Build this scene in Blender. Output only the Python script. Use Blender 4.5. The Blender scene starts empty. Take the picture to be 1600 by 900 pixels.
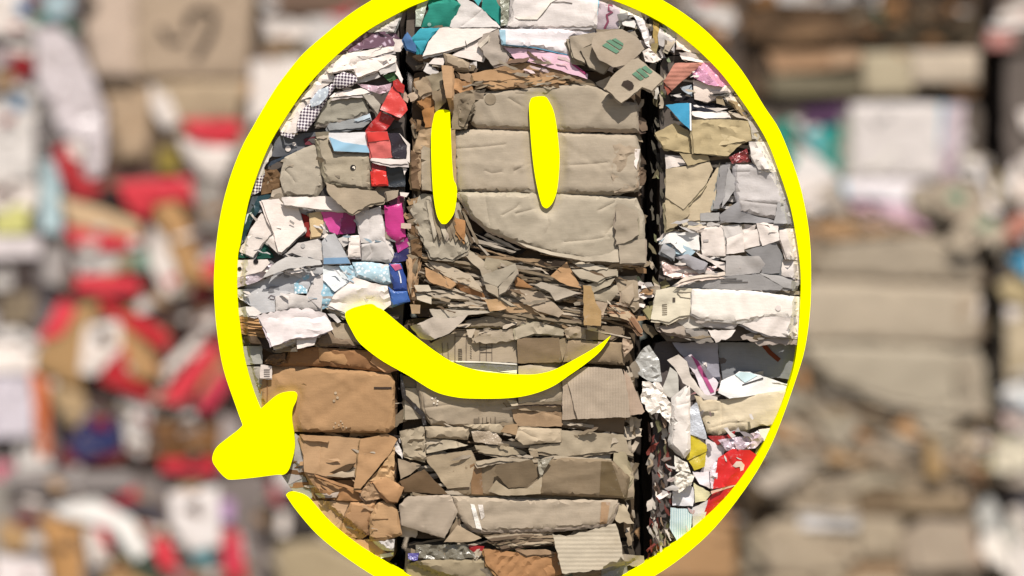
import bpy, bmesh, math, random
from mathutils import Vector, noise
from mathutils.geometry import delaunay_2d_cdt

S = bpy.context.scene
# ---------------------------------------------------------------- camera, light, exposure
U = 0.003                 # metres per drawing unit on the front stack (a bale is about 1.1 m wide)
DIST = 12.0               # camera to front stack
ZC = 2.93                 # eye height
BACK = 6.0                # distance from the front stack to the rear wall of bales
KB = (DIST + BACK) / DIST # size factor of the larger bales of the rear wall

cam_d = bpy.data.cameras.new('camera')
cam = bpy.data.objects.new('camera', cam_d)
S.collection.objects.link(cam)
cam.location = (0, -DIST, ZC)
cam.rotation_euler = (math.radians(90), 0, 0)
cam_d.sensor_width = 36.0
cam_d.lens = 36.0 * DIST / (1600 * U)
cam_d.clip_end = 500
cam_d.dof.use_dof = True
cam_d.dof.focus_distance = DIST - 0.05
cam_d.dof.aperture_fstop = 0.285
S.camera = cam

SUN_EL, SUN_AZ = math.radians(56), math.radians(12)   # azimuth measured from straight behind the camera, towards the right
w = bpy.data.worlds.new('World'); S.world = w
w.use_nodes = True
nt = w.node_tree
sky = nt.nodes.new('ShaderNodeTexSky')
sky.sky_type = 'NISHITA'; sky.sun_disc = False
sky.sun_elevation = SUN_EL
sky.sun_rotation = math.radians(180) - SUN_AZ
nt.links.new(sky.outputs[0], nt.nodes['Background'].inputs[0])
nt.nodes['Background'].inputs[1].default_value = 0.072
sun_d = bpy.data.lights.new('sun', 'SUN'); sun_d.energy = 4.85; sun_d.angle = math.radians(0.5)
sun_d.color = (1.0, 0.955, 0.89)
sun = bpy.data.objects.new('sun', sun_d); S.collection.objects.link(sun)
sdir = Vector((math.sin(SUN_AZ) * math.cos(SUN_EL), -math.cos(SUN_AZ) * math.cos(SUN_EL), math.sin(SUN_EL)))
sun.rotation_euler = sdir.to_track_quat('Z', 'Y').to_euler()
S.view_settings.view_transform = 'Standard'
S.view_settings.look = 'None'
S.view_settings.gamma = 1
S.view_settings.exposure = 0.12

# ---------------------------------------------------------------- materials
def lin(c):
    o = []
    for v in c:
        v /= 255.0
        o.append(v / 12.92 if v <= .04045 else ((v + .055) / 1.055) ** 2.4)
    return o
MATS = {}
def mat(col, kind='card'):
    key = (tuple(col), kind)
    if key in MATS: return MATS[key]
    m = bpy.data.materials.new(kind)
    m.use_nodes = True
    t = m.node_tree; N = t.nodes; L = t.links
    b = N['Principled BSDF']
    base = lin(col)
    wh = max(0, min(1, (min(col) - 170) / 50.0))      # papers are a warm off-white
    br = .80 + .20 * wh
    base = [v * br for v in base]
    base = [min(.87, base[0] * (1 + .02 * wh)), base[1] * (1 - .03 * wh), base[2] * (1 - .09 * wh)]
    if kind == 'paint':
        base = [1.0, 1.0, 0.0]
    b.inputs['Roughness'].default_value = {'film': .25, 'foil': .35, 'paint': 1.0, 'gloss': .3}.get(kind, .85)
    b.inputs['Specular IOR Level'].default_value = {'film': .8, 'foil': .5, 'paint': 0.0, 'gloss': .5}.get(kind, .2)
    if kind in ('paint', 'ink'):
        b.inputs['Base Color'].default_value = (*base, 1)
        MATS[key] = m; return m
    tc = N.new('ShaderNodeTexCoord')
    info = N.new('ShaderNodeObjectInfo')
    def nz(scale, detail=4, rough=.6):
        n = N.new('ShaderNodeTexNoise'); n.inputs['Scale'].default_value = scale
        n.inputs['Detail'].default_value = detail; n.inputs['Roughness'].default_value = rough
        L.new(tc.outputs['Object'], n.inputs['Vector']); return n
    def mix(fac, a, bb, blend='MIX'):
        x = N.new('ShaderNodeMix'); x.data_type = 'RGBA'; x.blend_type = blend
        for s, v in ((0, fac), (6, a), (7, bb)):
            if isinstance(v, (int, float)): x.inputs[s].default_value = v
            elif isinstance(v, (list, tuple)): x.inputs[s].default_value = (*v[:3], 1)
            else: L.new(v, x.inputs[s])
        return x.outputs[2]
    def ramp(src, p0, p1, c0=(0, 0, 0), c1=(1, 1, 1)):
        r = N.new('ShaderNodeValToRGB'); L.new(src, r.inputs[0])
        r.color_ramp.elements[0].position = p0; r.color_ramp.elements[1].position = p1
        r.color_ramp.elements[0].color = (*c0, 1); r.color_ramp.elements[1].color = (*c1, 1)
        return r.outputs[0]
    col_out = None
    big = nz(7, 5); fine = nz(160, 3, .7)
    v1 = ramp(big.outputs[0], .3, .7, [c * .90 for c in base], [min(.87, c * 1.06) for c in base])
    # fibres and specks
    mp = N.new('ShaderNodeMapping'); mp.inputs['Scale'].default_value = (18, 18, 150)
    L.new(tc.outputs['Object'], mp.inputs[0])
    fib = N.new('ShaderNodeTexNoise'); fib.inputs['Scale'].default_value = 1.0; fib.inputs['Detail'].default_value = 3
    L.new(mp.outputs[0], fib.inputs[0])
    f2 = ramp(fib.outputs[0], .35, .65, (.92, .92, .92), (1.02, 1.02, 1.02))
    v2 = mix(.8 if kind not in ('film', 'foil') else .2, v1, f2, 'MULTIPLY')
    # grime: stains in the hollows of a coarse noise
    st = nz(3.3, 6, .7)
    stm = ramp(st.outputs[0], .56, .70)
    dirt = [base[0] * .68, base[1] * .63, base[2] * .56]
    k = N.new('ShaderNodeMath'); k.operation = 'MULTIPLY'; k.inputs[1].default_value = .38
    L.new(stm, k.inputs[0])
    v3 = mix(k.outputs[0], v2, dirt)
    # each piece a little different
    rr = N.new('ShaderNodeMapRange'); rr.inputs[3].default_value = .93; rr.inputs[4].default_value = 1.06
    L.new(info.outputs['Random'], rr.inputs[0])
    v4 = N.new('ShaderNodeVectorMath'); v4.operation = 'SCALE'
    L.new(v3, v4.inputs[0]); L.new(rr.outputs[0], v4.inputs['Scale'])
    col_out = v4.outputs[0]
    bump_src = fine.outputs[0]; bump_d = .0022
    if kind in ('gloss', 'foil'):      # rubbed and scuffed print
        sc = nz(26, 6, .75); scm = ramp(sc.outputs[0], .58, .66)
        k2 = N.new('ShaderNodeMath'); k2.operation = 'MULTIPLY'; k2.inputs[1].default_value = .35; L.new(scm, k2.inputs[0])
        col_out = mix(k2.outputs[0], col_out, [min(.8, .5 * c + .32) for c in base])
    if kind in ('dots', 'bubbles', 'cells', 'stripes'):
        if kind == 'dots':
            mp2 = N.new('ShaderNodeMapping'); mp2.inputs['Rotation'].default_value = (0, math.radians(40), 0)
            L.new(tc.outputs['Object'], mp2.inputs[0])
            ch = N.new('ShaderNodeTexChecker'); ch.inputs['Scale'].default_value = 95
            L.new(mp2.outputs[0], ch.inputs[0]); f = ch.outputs[1]; other = (.10, .07, .10)
            # checker is 3-D: squash depth so it reads in the sheet's plane only
            mp2.inputs['Scale'].default_value = (1, .001, 1)
        elif kind == 'bubbles':
            vo = N.new('ShaderNodeTexVoronoi'); vo.inputs['Scale'].default_value = 60
            L.new(tc.outputs['Object'], vo.inputs[0]); f = ramp(vo.outputs[0], .3, .42); other = (.75, .8, .82)
            iv = N.new('ShaderNodeMath'); iv.operation = 'SUBTRACT'; iv.inputs[0].default_value = 1; L.new(f, iv.inputs[1]); f = iv.outputs[0]
        elif kind == 'cells':
            vo = N.new('ShaderNodeTexVoronoi'); vo.inputs['Scale'].default_value = 32; vo.feature = 'DISTANCE_TO_EDGE'
            L.new(tc.outputs['Object'], vo.inputs[0]); f = ramp(vo.outputs[0], .18, .34); other = (.55, .42, .5)
        else:
            wv = N.new('ShaderNodeTexWave'); wv.inputs['Scale'].default_value = 30; wv.bands_direction = 'X'
            L.new(tc.outputs['Object'], wv.inputs[0]); f = ramp(wv.outputs[0], .75, .85); other = (.3, .45, .48)
        col_out = mix(f, col_out, other)
    L.new(col_out, b.inputs['Base Color'])
    bp = N.new('ShaderNodeBump'); bp.inputs['Strength'].default_value = .5; bp.inputs['Distance'].default_value = bump_d
    L.new(bump_src, bp.inputs['Height'])
    last = bp
    if kind in ('corrh', 'corrv'):
        wv = N.new('ShaderNodeTexWave'); wv.bands_direction = 'Z' if kind == 'corrh' else 'X'
        wv.inputs['Scale'].default_value = 24 if kind == 'corrv' else 16; wv.inputs['Distortion'].default_value = .6
        L.new(tc.outputs['Object'], wv.inputs[0])
        b2 = N.new('ShaderNodeBump'); b2.inputs['Strength'].default_value = .45; b2.inputs['Distance'].default_value = .0022
        L.new(wv.outputs[0], b2.inputs['Height']); L.new(bp.outputs[0], b2.inputs['Normal']); last = b2
    elif kind in ('card', 'paper', 'film', 'foil'):
        cr = nz({'card': 22, 'paper': 26, 'film': 40, 'foil': 16}[kind], 3, .5)
        b2 = N.new('ShaderNodeBump'); b2.inputs['Strength'].default_value = {'card': .12, 'paper': .16, 'film': .6, 'foil': .35}[kind]
        b2.inputs['Distance'].default_value = .012
        L.new(cr.outputs[0], b2.inputs['Height']); L.new(bp.outputs[0], b2.inputs['Normal']); last = b2
    L.new(last.outputs[0], b.inputs['Normal'])
    MATS[key] = m
    return m

# ---------------------------------------------------------------- 2-D helpers
def seg_dist(x, y, a, b):
    ax, ay = a; bx, by = b; dx, dy = bx - ax, by - ay
    q = dx * dx + dy * dy
    t = 0 if q == 0 else max(0, min(1, ((x - ax) * dx + (y - ay) * dy) / q))
    return math.hypot(x - ax - t * dx, y - ay - t * dy)
def inside(x, y, P):
    c = False; j = len(P) - 1
    for i in range(len(P)):
        xi, yi = P[i]; xj, yj = P[j]
        if (yi > y) != (yj > y) and x < (xj - xi) * (y - yi) / (yj - yi) + xi: c = not c
        j = i
    return c
def edge_dist(x, y, P):
    return min(seg_dist(x, y, P[i - 1], P[i]) for i in range(len(P)))
def spline(P, n=6, closed=True):
    out = []; m = len(P)
    for i in range(m if closed else m - 1):
        p0 = P[(i - 1) % m] if closed or i > 0 else P[i]
        p1 = P[i]; p2 = P[(i + 1) % m]
        p3 = P[(i + 2) % m] if closed or i + 2 < m else P[i + 1]
        for k in range(n):
            t = k / n
            out.append(tuple(.5 * (2 * p1[a] + (p2[a] - p0[a]) * t + (2 * p0[a] - 5 * p1[a] + 4 * p2[a] - p3[a]) * t * t
                       + (3 * p1[a] - p0[a] - 3 * p2[a] + p3[a]) * t ** 3) for a in (0, 1)))
    if not closed: out.append(P[-1])
    return out
# the round opening that the front bales are cut to
ECX, ECY, ERX, ERY = 806, 447, 455, 497
ELL = [(ECX + ERX * math.cos(2 * math.pi * k / 72), ECY + ERY * math.sin(2 * math.pi * k / 72)) for k in range(72)]
def clip(P):
    out = P
    for i in range(len(ELL)):
        a, b = ELL[i], ELL[(i + 1) % len(ELL)]
        def side(p): return (b[0] - a[0]) * (p[1] - a[1]) - (b[1] - a[1]) * (p[0] - a[0])
        if all(side(p) >= 0 for p in out): continue
        new = []
        for j in range(len(out)):
            p, q = out[j - 1], out[j]; sp, sq = side(p), side(q)
            if sp >= 0: 
                if not new or new[-1] != p: new.append(p)
            if (sp >= 0) != (sq >= 0):
                t = sp / (sp - sq); new.append((p[0] + (q[0] - p[0]) * t, p[1] + (q[1] - p[1]) * t))
        out = []
        for p in new:
            if not out or math.hypot(p[0] - out[-1][0], p[1] - out[-1][1]) > .05: out.append(p)
        if len(out) > 1 and math.hypot(out[0][0] - out[-1][0], out[0][1] - out[-1][1]) < .05: out.pop()
        if len(out) < 3: return None
    return out

# ---------------------------------------------------------------- sheet mesher
def outline(P, step, jit, rng, wave=0):
    out = []; sd = rng.random() * 50
    for i in range(len(P)):
        a, b = P[i], P[(i + 1) % len(P)]
        L = math.hypot(b[0] - a[0], b[1] - a[1])
        n = max(1, int(L / step))
        for k in range(n):
            t = k / n
            x = a[0] + (b[0] - a[0]) * t; y = a[1] + (b[1] - a[1]) * t
            if k and L > 0:
                o = rng.uniform(-jit, jit)
                x += -(b[1] - a[1]) / L * o; y += (b[0] - a[0]) / L * o
            if wave and L > 6:
                o = wave * (noise.noise(Vector((x / 15, y / 15, sd))) * 1.3 + noise.noise(Vector((x / 5, y / 5, sd))) * .7)
                x += -(b[1] - a[1]) / L * o; y += (b[0] - a[0]) / L * o
            out.append((x, y))
    return out
def mesh_sheet(P, h, depth, th, place, rng, name, extra=()):
    """P outline, h grid pitch, depth(x, y) forward offset, th thickness; place() maps (x, y, d) to metres"""
    xs = [p[0] for p in P]; ys = [p[1] for p in P]
    pts = list(P); n0 = len(P)
    y = min(ys) + h * .5
    row = 0
    while y < max(ys):
        x = min(xs) + h * (.5 if row % 2 else .1)
        while x < max(xs):
            jx = x + rng.uniform(-.3, .3) * h; jy = y + rng.uniform(-.3, .3) * h
            if inside(jx, jy, P) and edge_dist(jx, jy, P) > h * .38: pts.append((jx, jy))
            x += h
        y += h * .87; row += 1
    for (x, y) in extra:
        if inside(x, y, P) and edge_dist(x, y, P) > 1.2: pts.append((x, y))
    r = delaunay_2d_cdt([Vector(p) for p in pts], [(i, (i + 1) % n0) for i in range(n0)], [list(range(n0))], 1, 1e-4)
    V, F = r[0], [f for f in r[2] if len(f) == 3]
    if not F: return None
    n = len(V)
    D = [depth(v[0], v[1]) for v in V]
    verts = [place(v[0], v[1], d) for v, d in zip(V, D)] + [place(v[0], v[1], d - th) for v, d in zip(V, D)]
    faces = []; ec = {}
    for f in F:
        a, b, c = f
        A = (V[b][0] - V[a][0]) * (V[c][1] - V[a][1]) - (V[b][1] - V[a][1]) * (V[c][0] - V[a][0])
        if abs(A) < 1e-9: continue
        if A > 0: f = [a, c, b]        # image y runs down, so flip
        faces.append(tuple(f)); faces.append(tuple(i + n for i in reversed(f)))
        for i in range(3):
            e = (f[i], f[(i + 1) % 3]); ec[e] = ec.get(e, 0) + 1
    for (a, b) in ec:
        if (b, a) not in ec: faces.append((b, a, a + n, b + n))
    me = bpy.data.meshes.new(name)
    me.from_pydata(verts, [], faces)
    me.update()
    me.shade_smooth()
    me.set_sharp_from_angle(angle=math.radians(28))
    return me

# ---------------------------------------------------------------- data model
class Sheet:
    def __init__(s, name, col, d, pts, kind, kw):
        s.name, s.col, s.d, s.kind, s.kw = name, col, d, kind, kw
        s.pts = pts; s.marks = []
    def mark(s, name, col, pts, kind='ink', raw=False):
        s.marks.append((name, col, pts if raw else [FR(p) for p in pts], kind)); return s
    def disc(s, name, col, cx, cy, r, kind='ink', n=14):
        return s.mark(name, col, [(cx + r * math.cos(2 * math.pi * k / n), cy + r * math.sin(2 * math.pi * k / n)) for k in range(n)], kind)
    def stroke(s, name, col, line, wd, kind='ink'):
        L = [FR(p) for p in line]; a = []; b = []
        if name == 'crease': s.kw.setdefault('grooves', []).append(L); return s      # a real groove, pressed into the sheet
        for i in range(len(L)):
            p = L[max(0, i - 1)]; q = L[min(len(L) - 1, i + 1)]
            dx, dy = q[0] - p[0], q[1] - p[1]; m = math.hypot(dx, dy) or 1
            a.append((L[i][0] - dy / m * wd / 2, L[i][1] + dx / m * wd / 2)); b.append((L[i][0] + dy / m * wd / 2, L[i][1] - dx / m * wd / 2))
        return s.mark(name, col, a + b[::-1], kind, raw=True)
OX, OY, SC = 0, 0, 1
def frame(ox, oy, sc):
    global OX, OY, SC
    OX, OY, SC = ox, oy, sc
def FR(p): return (OX + p[0] / SC, OY + p[1] / SC)
class Bale:
    def __init__(s, cx, base): s.cx, s.base, s.items, s.bodies = cx, base, [], []
    def add(s, name, col, d, pts, kind='card', **kw):
        it = Sheet(name, col, d, [FR(p) for p in pts], kind, kw); s.items.append(it); return it
    def body(s, x0, y0, x1, y1, col, d=0, deep=300, wide=(0, 0)):
        s.bodies.append((x0, y0, x1, y1, col, d, deep))
        if wide != (0, 0): s.bodies.append((x0 - wide[0], y0 - 2, x1 + wide[1], y1 + 3, (56, 48, 42), -95, 190))  # added dark backing closes the gap; crevice shade is in its colour
    def clutter(s, name, x0, y0, x1, y1, n, cols, size, d0, d1, kind='card', slope=0, asp=2.2, seed=0, wr=3, under=False):
        rng = random.Random(seed * 77 + n + int(x0) * 3 + int(y0))
        L = []
        for i in range(n):
            cx, cy = rng.uniform(x0, x1), rng.uniform(y0, y1)
            a = math.radians(slope + rng.gauss(0, 16)); l = size * rng.uniform(.5, 1.3); hh = l / asp * rng.uniform(.5, 1.3)
            k = rng.choice((3, 4, 4, 5)); q = []
            for j in range(k):
                th = 2 * math.pi * (j + rng.uniform(-.25, .25)) / k + .78
                px, py = math.cos(th) * l / 2 * 1.3, math.sin(th) * hh / 2 * 1.3
                q.append((cx + px * math.cos(a) - py * math.sin(a), cy + px * math.sin(a) + py * math.cos(a)))
            col = rng.choice(cols)
            it = Sheet(name, col, rng.uniform(d0, d1), q, kind, dict(w=wr * rng.uniform(.4, 1.3), tx=rng.uniform(-.35, .35), ty=rng.uniform(-.45, .45), j=1.6))
            L.append(it)
        if under: s.items[:0] = L
        else: s.items += L
    def layers(s, name, x0, y0, x1, y1, n, cols, d0, d1, slope=0, th=3.0, bow=4, seed=0, lmin=.3, under=True):
        """compressed sheets seen edge-on: long thin strips"""
        rng = random.Random(seed * 31 + n + int(x0)); L = []
        for i in range(n):
            ln = (x1 - x0) * rng.uniform(lmin, .95); cx = rng.uniform(x0 + ln / 2, x1 - ln / 2)
            cy = y0 + (y1 - y0) * (i + rng.random()) / n; sl = math.tan(math.radians(slope + rng.gauss(0, 5))); t = th * rng.uniform(.6, 1.7)
            bw = rng.uniform(-bow, bow); a = []; b = []
            for k in range(7):
                u = k / 6 - .5; x = cx + u * ln; y = cy + u * ln * sl + bw * math.cos(u * math.pi) + rng.uniform(-1, 1)
                a.append((x, y - t * (.4 + .6 * math.cos(u * 2.6)))); b.append((x, y + t * (.4 + .6 * math.cos(u * 2.6)) * rng.uniform(.7, 1.2)))
            L.append(Sheet(name, rng.choice(cols), rng.uniform(d0, d1), a + b[::-1], 'card', dict(w=1.5, ty=rng.uniform(-.5, .7), j=.6)))
        if under: s.items[:0] = L
        else: s.items += L

ZONES = []           # outlines of the yellow sign: bale faces are pressed back behind them
def soft(d, lim, w=8.0):
    # press back to below lim while keeping the order of the sheets
    a = lim - w
    return d if d <= a else a + w * (1 - math.exp(-(d - a) / 22.0))
def clamp_front(x, y, d):
    for Z, lim, bb, mg in ZONES:
        if bb[0] - mg < x < bb[2] + mg and bb[1] - mg < y < bb[3] + mg:
            if d > lim - 8:
                e = 0 if inside(x, y, Z) else edge_dist(x, y, Z)
                if e < mg:
                    t = 1 - max(0, (e - 3) / (mg - 3)); t = t * t * (3 - 2 * t)
                    d = d * (1 - t) + soft(d, lim) * t
    return d
def clamp_ring(x, y, d, lim=9.0):
    # elliptical radius of the ring's inner edge
    q = math.hypot((x - 811) / 439.0, (y - 449) / 475.0)
    if q > .985: return soft(d, lim)
    if q > .965: return soft(d, lim + (.985 - q) / .02 * 26)
    return d

def tag(o, label=None, cat=None, group=None, kind=None):
    for k, v in (('label', label), ('category', cat), ('group', group), ('kind', kind)):
        if v: o[k] = v

def build(bale, name, label, cat, group, front=True, off=(0, 0), kind_scale=None):
    root = bpy.data.objects.new(name, None); S.collection.objects.link(root)
    root.empty_display_size = .2
    tag(root, label, cat, group)
    k = U if front else U * KB
    root.location = ((bale.cx + off[0] - 800) * k, 0 if front else BACK, ZC - (bale.base + off[1] - 450) * k)
    if not front: root.scale = (KB, KB, KB)
    def place(x, y, d): return ((x - bale.cx) * U, -d * U, (bale.base - y) * U)
    hmul = 1.0 if front else 2.0
    def link(me, nm, m, parent):
        o = bpy.data.objects.new(nm, me); S.collection.objects.link(o); me.materials.append(m); o.parent = parent; return o
    for i, (x0, y0, x1, y1, col, d, deep) in enumerate(bale.bodies):
        rng = random.Random(i + int(x0))
        P = [(x0 + 6, y0 + 3), (x0 + 16, y0), (x1 - 14, y0), (x1 - 5, y0 + 4), (x1, y0 + 18), (x1 - 2, y1 - 12), (x1 - 12, y1), (x0 + 12, y1), (x0, y1 - 14), (x0 + 2, y0 + 14)]
        if front: P = clip(P)
        if not P: continue
        P = outline(P, 20, 2.5 if not front or i else 1.5, rng)
        if front: P = clip(P) or P
        sd = rng.random() * 99
        def dp(x, y, d=d, P=P, sd=sd):
            v = d + 5 * noise.fractal(Vector((x / 40, y / 16, sd)), .6, 2, 4) - 2
            return clamp_ring(x, y, v, 6) if front else v
        me = mesh_sheet(P, 14 * hmul, dp, deep, place, rng, 'packed_core')
        if me: link(me, 'packed_core', mat(col, 'card'), root)
    rg = random.Random(int(bale.cx) * 7 + int(bale.base))
    items = []
    for n_it, it in enumerate(bale.items):
        it.kw['sid'] = n_it
        xs = [p[0] for p in it.pts]; ys = [p[1] for p in it.pts]
        wid, hei = max(xs) - min(xs), max(ys) - min(ys)
        if front and it.d > 9 and it.kind in ('card', 'paper', 'corrv', 'corrh') and wid * hei > 350 and 'hollow' not in it.name and not it.kw.get('solo'):
            for q in range(rg.choice((0, 1, 1, 2))):
                ox, oy, an = rg.uniform(-3.5, 3.5), rg.uniform(-.5, 4.5), math.radians(rg.uniform(-3, 3) * min(1, 60 / max(wid, hei)))
                mx, my = sum(xs) / len(xs), sum(ys) / len(ys)
                pp = [(mx + ox + (x - mx) * math.cos(an) - (y - my) * math.sin(an), my + oy + (x - mx) * math.sin(an) + (y - my) * math.cos(an)) for x, y in it.pts]
                f = rg.uniform(.8, 1.04)
                u = Sheet(it.name, tuple(int(min(240, v * f) / 6) * 6 for v in it.col), it.d - 2.2 * (q + 1), pp, it.kind, dict(it.kw)); u.kw['j'] = 1.1; u.kw['of'] = it
                items.append(u)
        items.append(it)
    for idx, it in enumerate(items):
        rng = random.Random(idx * 13 + 5)
        kw = it.kw
        P0 = it.pts
        src = kw.get('of', it)           # a sheet lying under another follows its bends
        rb = random.Random(src.kw['sid'] * 17 + 3)
        big = max(max(p[0] for p in P0) - min(p[0] for p in P0), max(p[1] for p in P0) - min(p[1] for p in P0))
        if not front and big < 9: continue
        step = 5.0 * hmul
        P = outline(P0, step, kw.get('j', .45), rng, kw.get('e', min(.8, big / 40)))
        if front: P = clip(P)
        if not P or len(P) < 3: continue
        area = abs(sum(P[i - 1][0] * P[i][1] - P[i][0] * P[i - 1][1] for i in range(len(P)))) / 2
        if area < 6: continue
        cx = sum(p[0] for p in src.pts) / len(P0); cy = sum(p[1] for p in src.pts) / len(P0)
        tx = kw.get('tx', rb.uniform(-.10, .10)); ty = kw.get('ty', rb.uniform(-.06, .12))
        lim = 14.0 / max(8, big)
        tx = max(-lim, min(lim, tx)) if abs(tx) > lim else tx; ty = max(-lim * 1.3, min(lim * 1.3, ty))
        r = kw.get('r', 0); wv = kw.get('w', 1.1) * (.6 if kw.get('w', 1.1) < 2.6 else .9); ln = kw.get('L', 26); sd = src.kw['sid'] * 7.3
        fold = kw.get('fold')
        lines = []
        if big > 14:
            for q in range(kw.get('nf', 1 + (big > 30) + (big > 70) + 2 * (big > 160))):
                a = rb.uniform(0, math.pi); ux, uy = cx + rb.uniform(-.38, .38) * big, cy + rb.uniform(-.22, .22) * big
                lines.append((math.cos(a), math.sin(a), ux, uy, rb.uniform(.10, .22) * rb.choice((-1, 1)), rb.uniform(6, 13)))
        def depth(x, y, it=it, P=P, cx=cx, cy=cy, tx=tx, ty=ty, r=r, wv=wv, ln=ln, sd=sd, fold=fold, cl=front, lines=lines, gr=kw.get('grooves', ())):
            for_gr = 0
            for g in gr:
                dd = min(seg_dist(x, y, g[i], g[i + 1]) for i in range(len(g) - 1))
                if dd < 9: for_gr += -.7 * max(0, 1 - dd / 2.6) + .55 * max(0, 1 - abs(dd - 4.5) / 4.5)
            v = it.d + tx * (x - cx) + ty * (y - cy)
            for (la, lb, ux, uy, sl, wd) in lines:
                sdist = (x - ux) * la + (y - uy) * lb
                v += sl * (wd - abs(sdist)) if abs(sdist) < wd else 0
            if r:
                e = edge_dist(x, y, it.pts) if inside(x, y, it.pts) else 0
                if e < r: v -= r * .9 * (1 - math.sqrt(max(0, 1 - (1 - e / r) ** 2)))
            a = noise.noise(Vector((x / ln, y / ln, sd))); b = noise.noise(Vector((x / ln * 2.3, y / ln * 2.3, sd + 9)))
            v += wv * ((.5 - abs(a)) * 1.6 + b * .55)
            v += for_gr
            if fold:
                an, fr, am = fold; ph = (x * math.cos(an) + y * math.sin(an)) / fr + 1.5 * noise.noise(Vector((x / 50, y / 50, sd + 4)))
                v += am * (abs((ph % 1) * 2 - 1) - .5)
            if cl: v = clamp_ring(x, y, clamp_front(x, y, v))
            return v
        h = max(3.6, min(7, big / 11)) if wv < 2.5 and not r else max(3.2, min(5.2, big / 10))
        th = kw.get('th', .9 if it.kind in ('card', 'corrh', 'corrv') else .5)
        if r: th = max(th, 3)
        extra = []
        if front:
            for g in kw.get('grooves', ()):
                for i in range(len(g) - 1):
                    (gx, gy), (qx, qy) = g[i], g[i + 1]; gl = math.hypot(qx - gx, qy - gy) or 1
                    for t in range(int(gl / 3) + 1):
                        px, py = gx + (qx - gx) * t * 3 / gl, gy + (qy - gy) * t * 3 / gl
                        for of in (0, -2.2, 2.2, -5.5, 5.5): extra.append((px - (qy - gy) / gl * of + rng.uniform(-.2, .2), py + (qx - gx) / gl * of + rng.uniform(-.2, .2)))
        me = mesh_sheet(P, h * hmul, depth, th, place, rng, it.name, extra)
        if not me: continue
        o = link(me, it.name, mat(it.col, it.kind), root)
        for (mn, mc, mp, mk) in it.marks:
            MP = outline(mp, 4 * hmul, .1, rng)
            if front: MP = clip(MP)
            if not MP or len(MP) < 3: continue
            mm = mesh_sheet(MP, 4 * hmul, lambda x, y: depth(x, y) + 1.1, .5, place, rng, mn)
            if mm: link(mm, mn, mat(mc, mk), o)
    return root

# ================================================================ the bales: outlines of every visible sheet
W = (230, 221, 216); W2 = (212, 206, 202); K = (187, 171, 150); KL = (204, 187, 165); KD = (150, 132, 108)
T = (184, 146, 107); TL = (194, 158, 121); TD = (160, 117, 78)
DK = (58, 48, 42)
Z = []
# ---------- left column, top bale
L0 = Bale(500, 125)
L0.body(330, -150, 624, 122, (120, 108, 102), 2, wide=(0, 6))
frame(360, 0, 4.5)
A = L0.add
A('paper_bundle', W2, 10, [(960, 225), (980, 180), (1090, 120), (1200, 80), (1190, 140), (1150, 230)], 'paper', fold=(0, 6, 3))
A('printed_sheet', (122, 92, 106), 8, [(700, 405), (870, 280), (960, 225), (1150, 225), (1165, 290), (1150, 325), (960, 345), (820, 375)], 'cells')
A('paper_scrap', (200, 180, 190), 11, [(800, 330), (850, 300), (870, 345), (790, 360)], 'paper')
A('folded_paper', W, 14, [(640, 490), (740, 395), (940, 360), (1155, 330), (1150, 360), (900, 440), (680, 490)], 'paper', ty=.5, w=2, fold=(1.4, 12, 3))
A('folded_paper', W, 17, [(650, 490), (900, 440), (1130, 385), (1170, 400), (1165, 440), (1040, 500), (900, 550), (870, 490), (730, 515)], 'paper', ty=.35, w=2, fold=(1.3, 11, 4))
A('folded_paper', W2, 15, [(1040, 490), (1165, 450), (1170, 500), (1060, 530)], 'paper')
A('green_scrap', (92, 132, 84), 9, [(1070, 530), (1170, 510), (1180, 560), (1120, 580)], 'paper')
A('paper_scrap', W, 13, [(1165, 440), (1215, 560), (1210, 590), (1160, 520)], 'paper')
A('torn_paper', W2, 12, [(900, 560), (1040, 515), (1060, 545), (950, 580), (890, 590)], 'paper', w=2)
L0.clutter('paper_scrap', 440, -60, 615, 120, 22, [W, W2, (150, 140, 140), (120, 90, 105)], 50, 2, 7, 'paper', seed=1, under=True)
L0.layers('paper_edge', 430, 60, 620, 125, 14, [W, W2, (190, 180, 176)], 3, 9, -8)

# ---------- left column, middle bale
L1 = Bale(500, 540)
L1.body(330, 122, 632, 540, (105, 95, 88), 2, wide=(0, 4))
A = L1.add
A('paper_sheet', W, 10, [(350, 880), (420, 770), (560, 610), (620, 520), (720, 500), (740, 560), (690, 600), (620, 640), (540, 760), (480, 850), (460, 900), (400, 960)], 'paper', w=2)
A('paper_sheet', W2, 13, [(380, 840), (440, 780), (455, 830), (400, 850)], 'paper')
A('patterned_strip', (228, 224, 230), 20, [(740, 580), (745, 620), (700, 680), (640, 780), (600, 850), (560, 900), (540, 930), (490, 930), (470, 890), (500, 790), (560, 730), (600, 660), (690, 610)], 'dots', r=4)
A('patterned_bow', (228, 224, 230), 24, [(745, 540), (800, 515), (860, 530), (890, 545), (900, 580), (860, 610), (760, 635), (730, 600)], 'dots', r=5)
A('flowered_scrap', (202, 212, 224), 26, [(630, 640), (700, 620), (690, 680), (640, 740), (580, 760), (570, 720)], 'bubbles', w=2)
A('carton', (172, 164, 147), 13, [(590, 890), (650, 720), (720, 680), (940, 660), (985, 790), (860, 840), (700, 880)], 'card', r=5).stroke('crease', (120, 112, 98), [(705, 700), (712, 790), (705, 870)], 1.2)
A('paper_rim', W, 17, [(700, 690), (740, 655), (920, 625), (1000, 650), (940, 670), (720, 690)], 'paper', ty=.6)
A('carton_flap', (196, 184, 168), 17, [(930, 665), (1010, 680), (1060, 740), (1040, 810)], 'card')
A('grey_card', (170, 170, 168), 12, [(685, 890), (700, 870), (860, 840), (985, 805), (1000, 850), (940, 900), (700, 920)], 'card')
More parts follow.
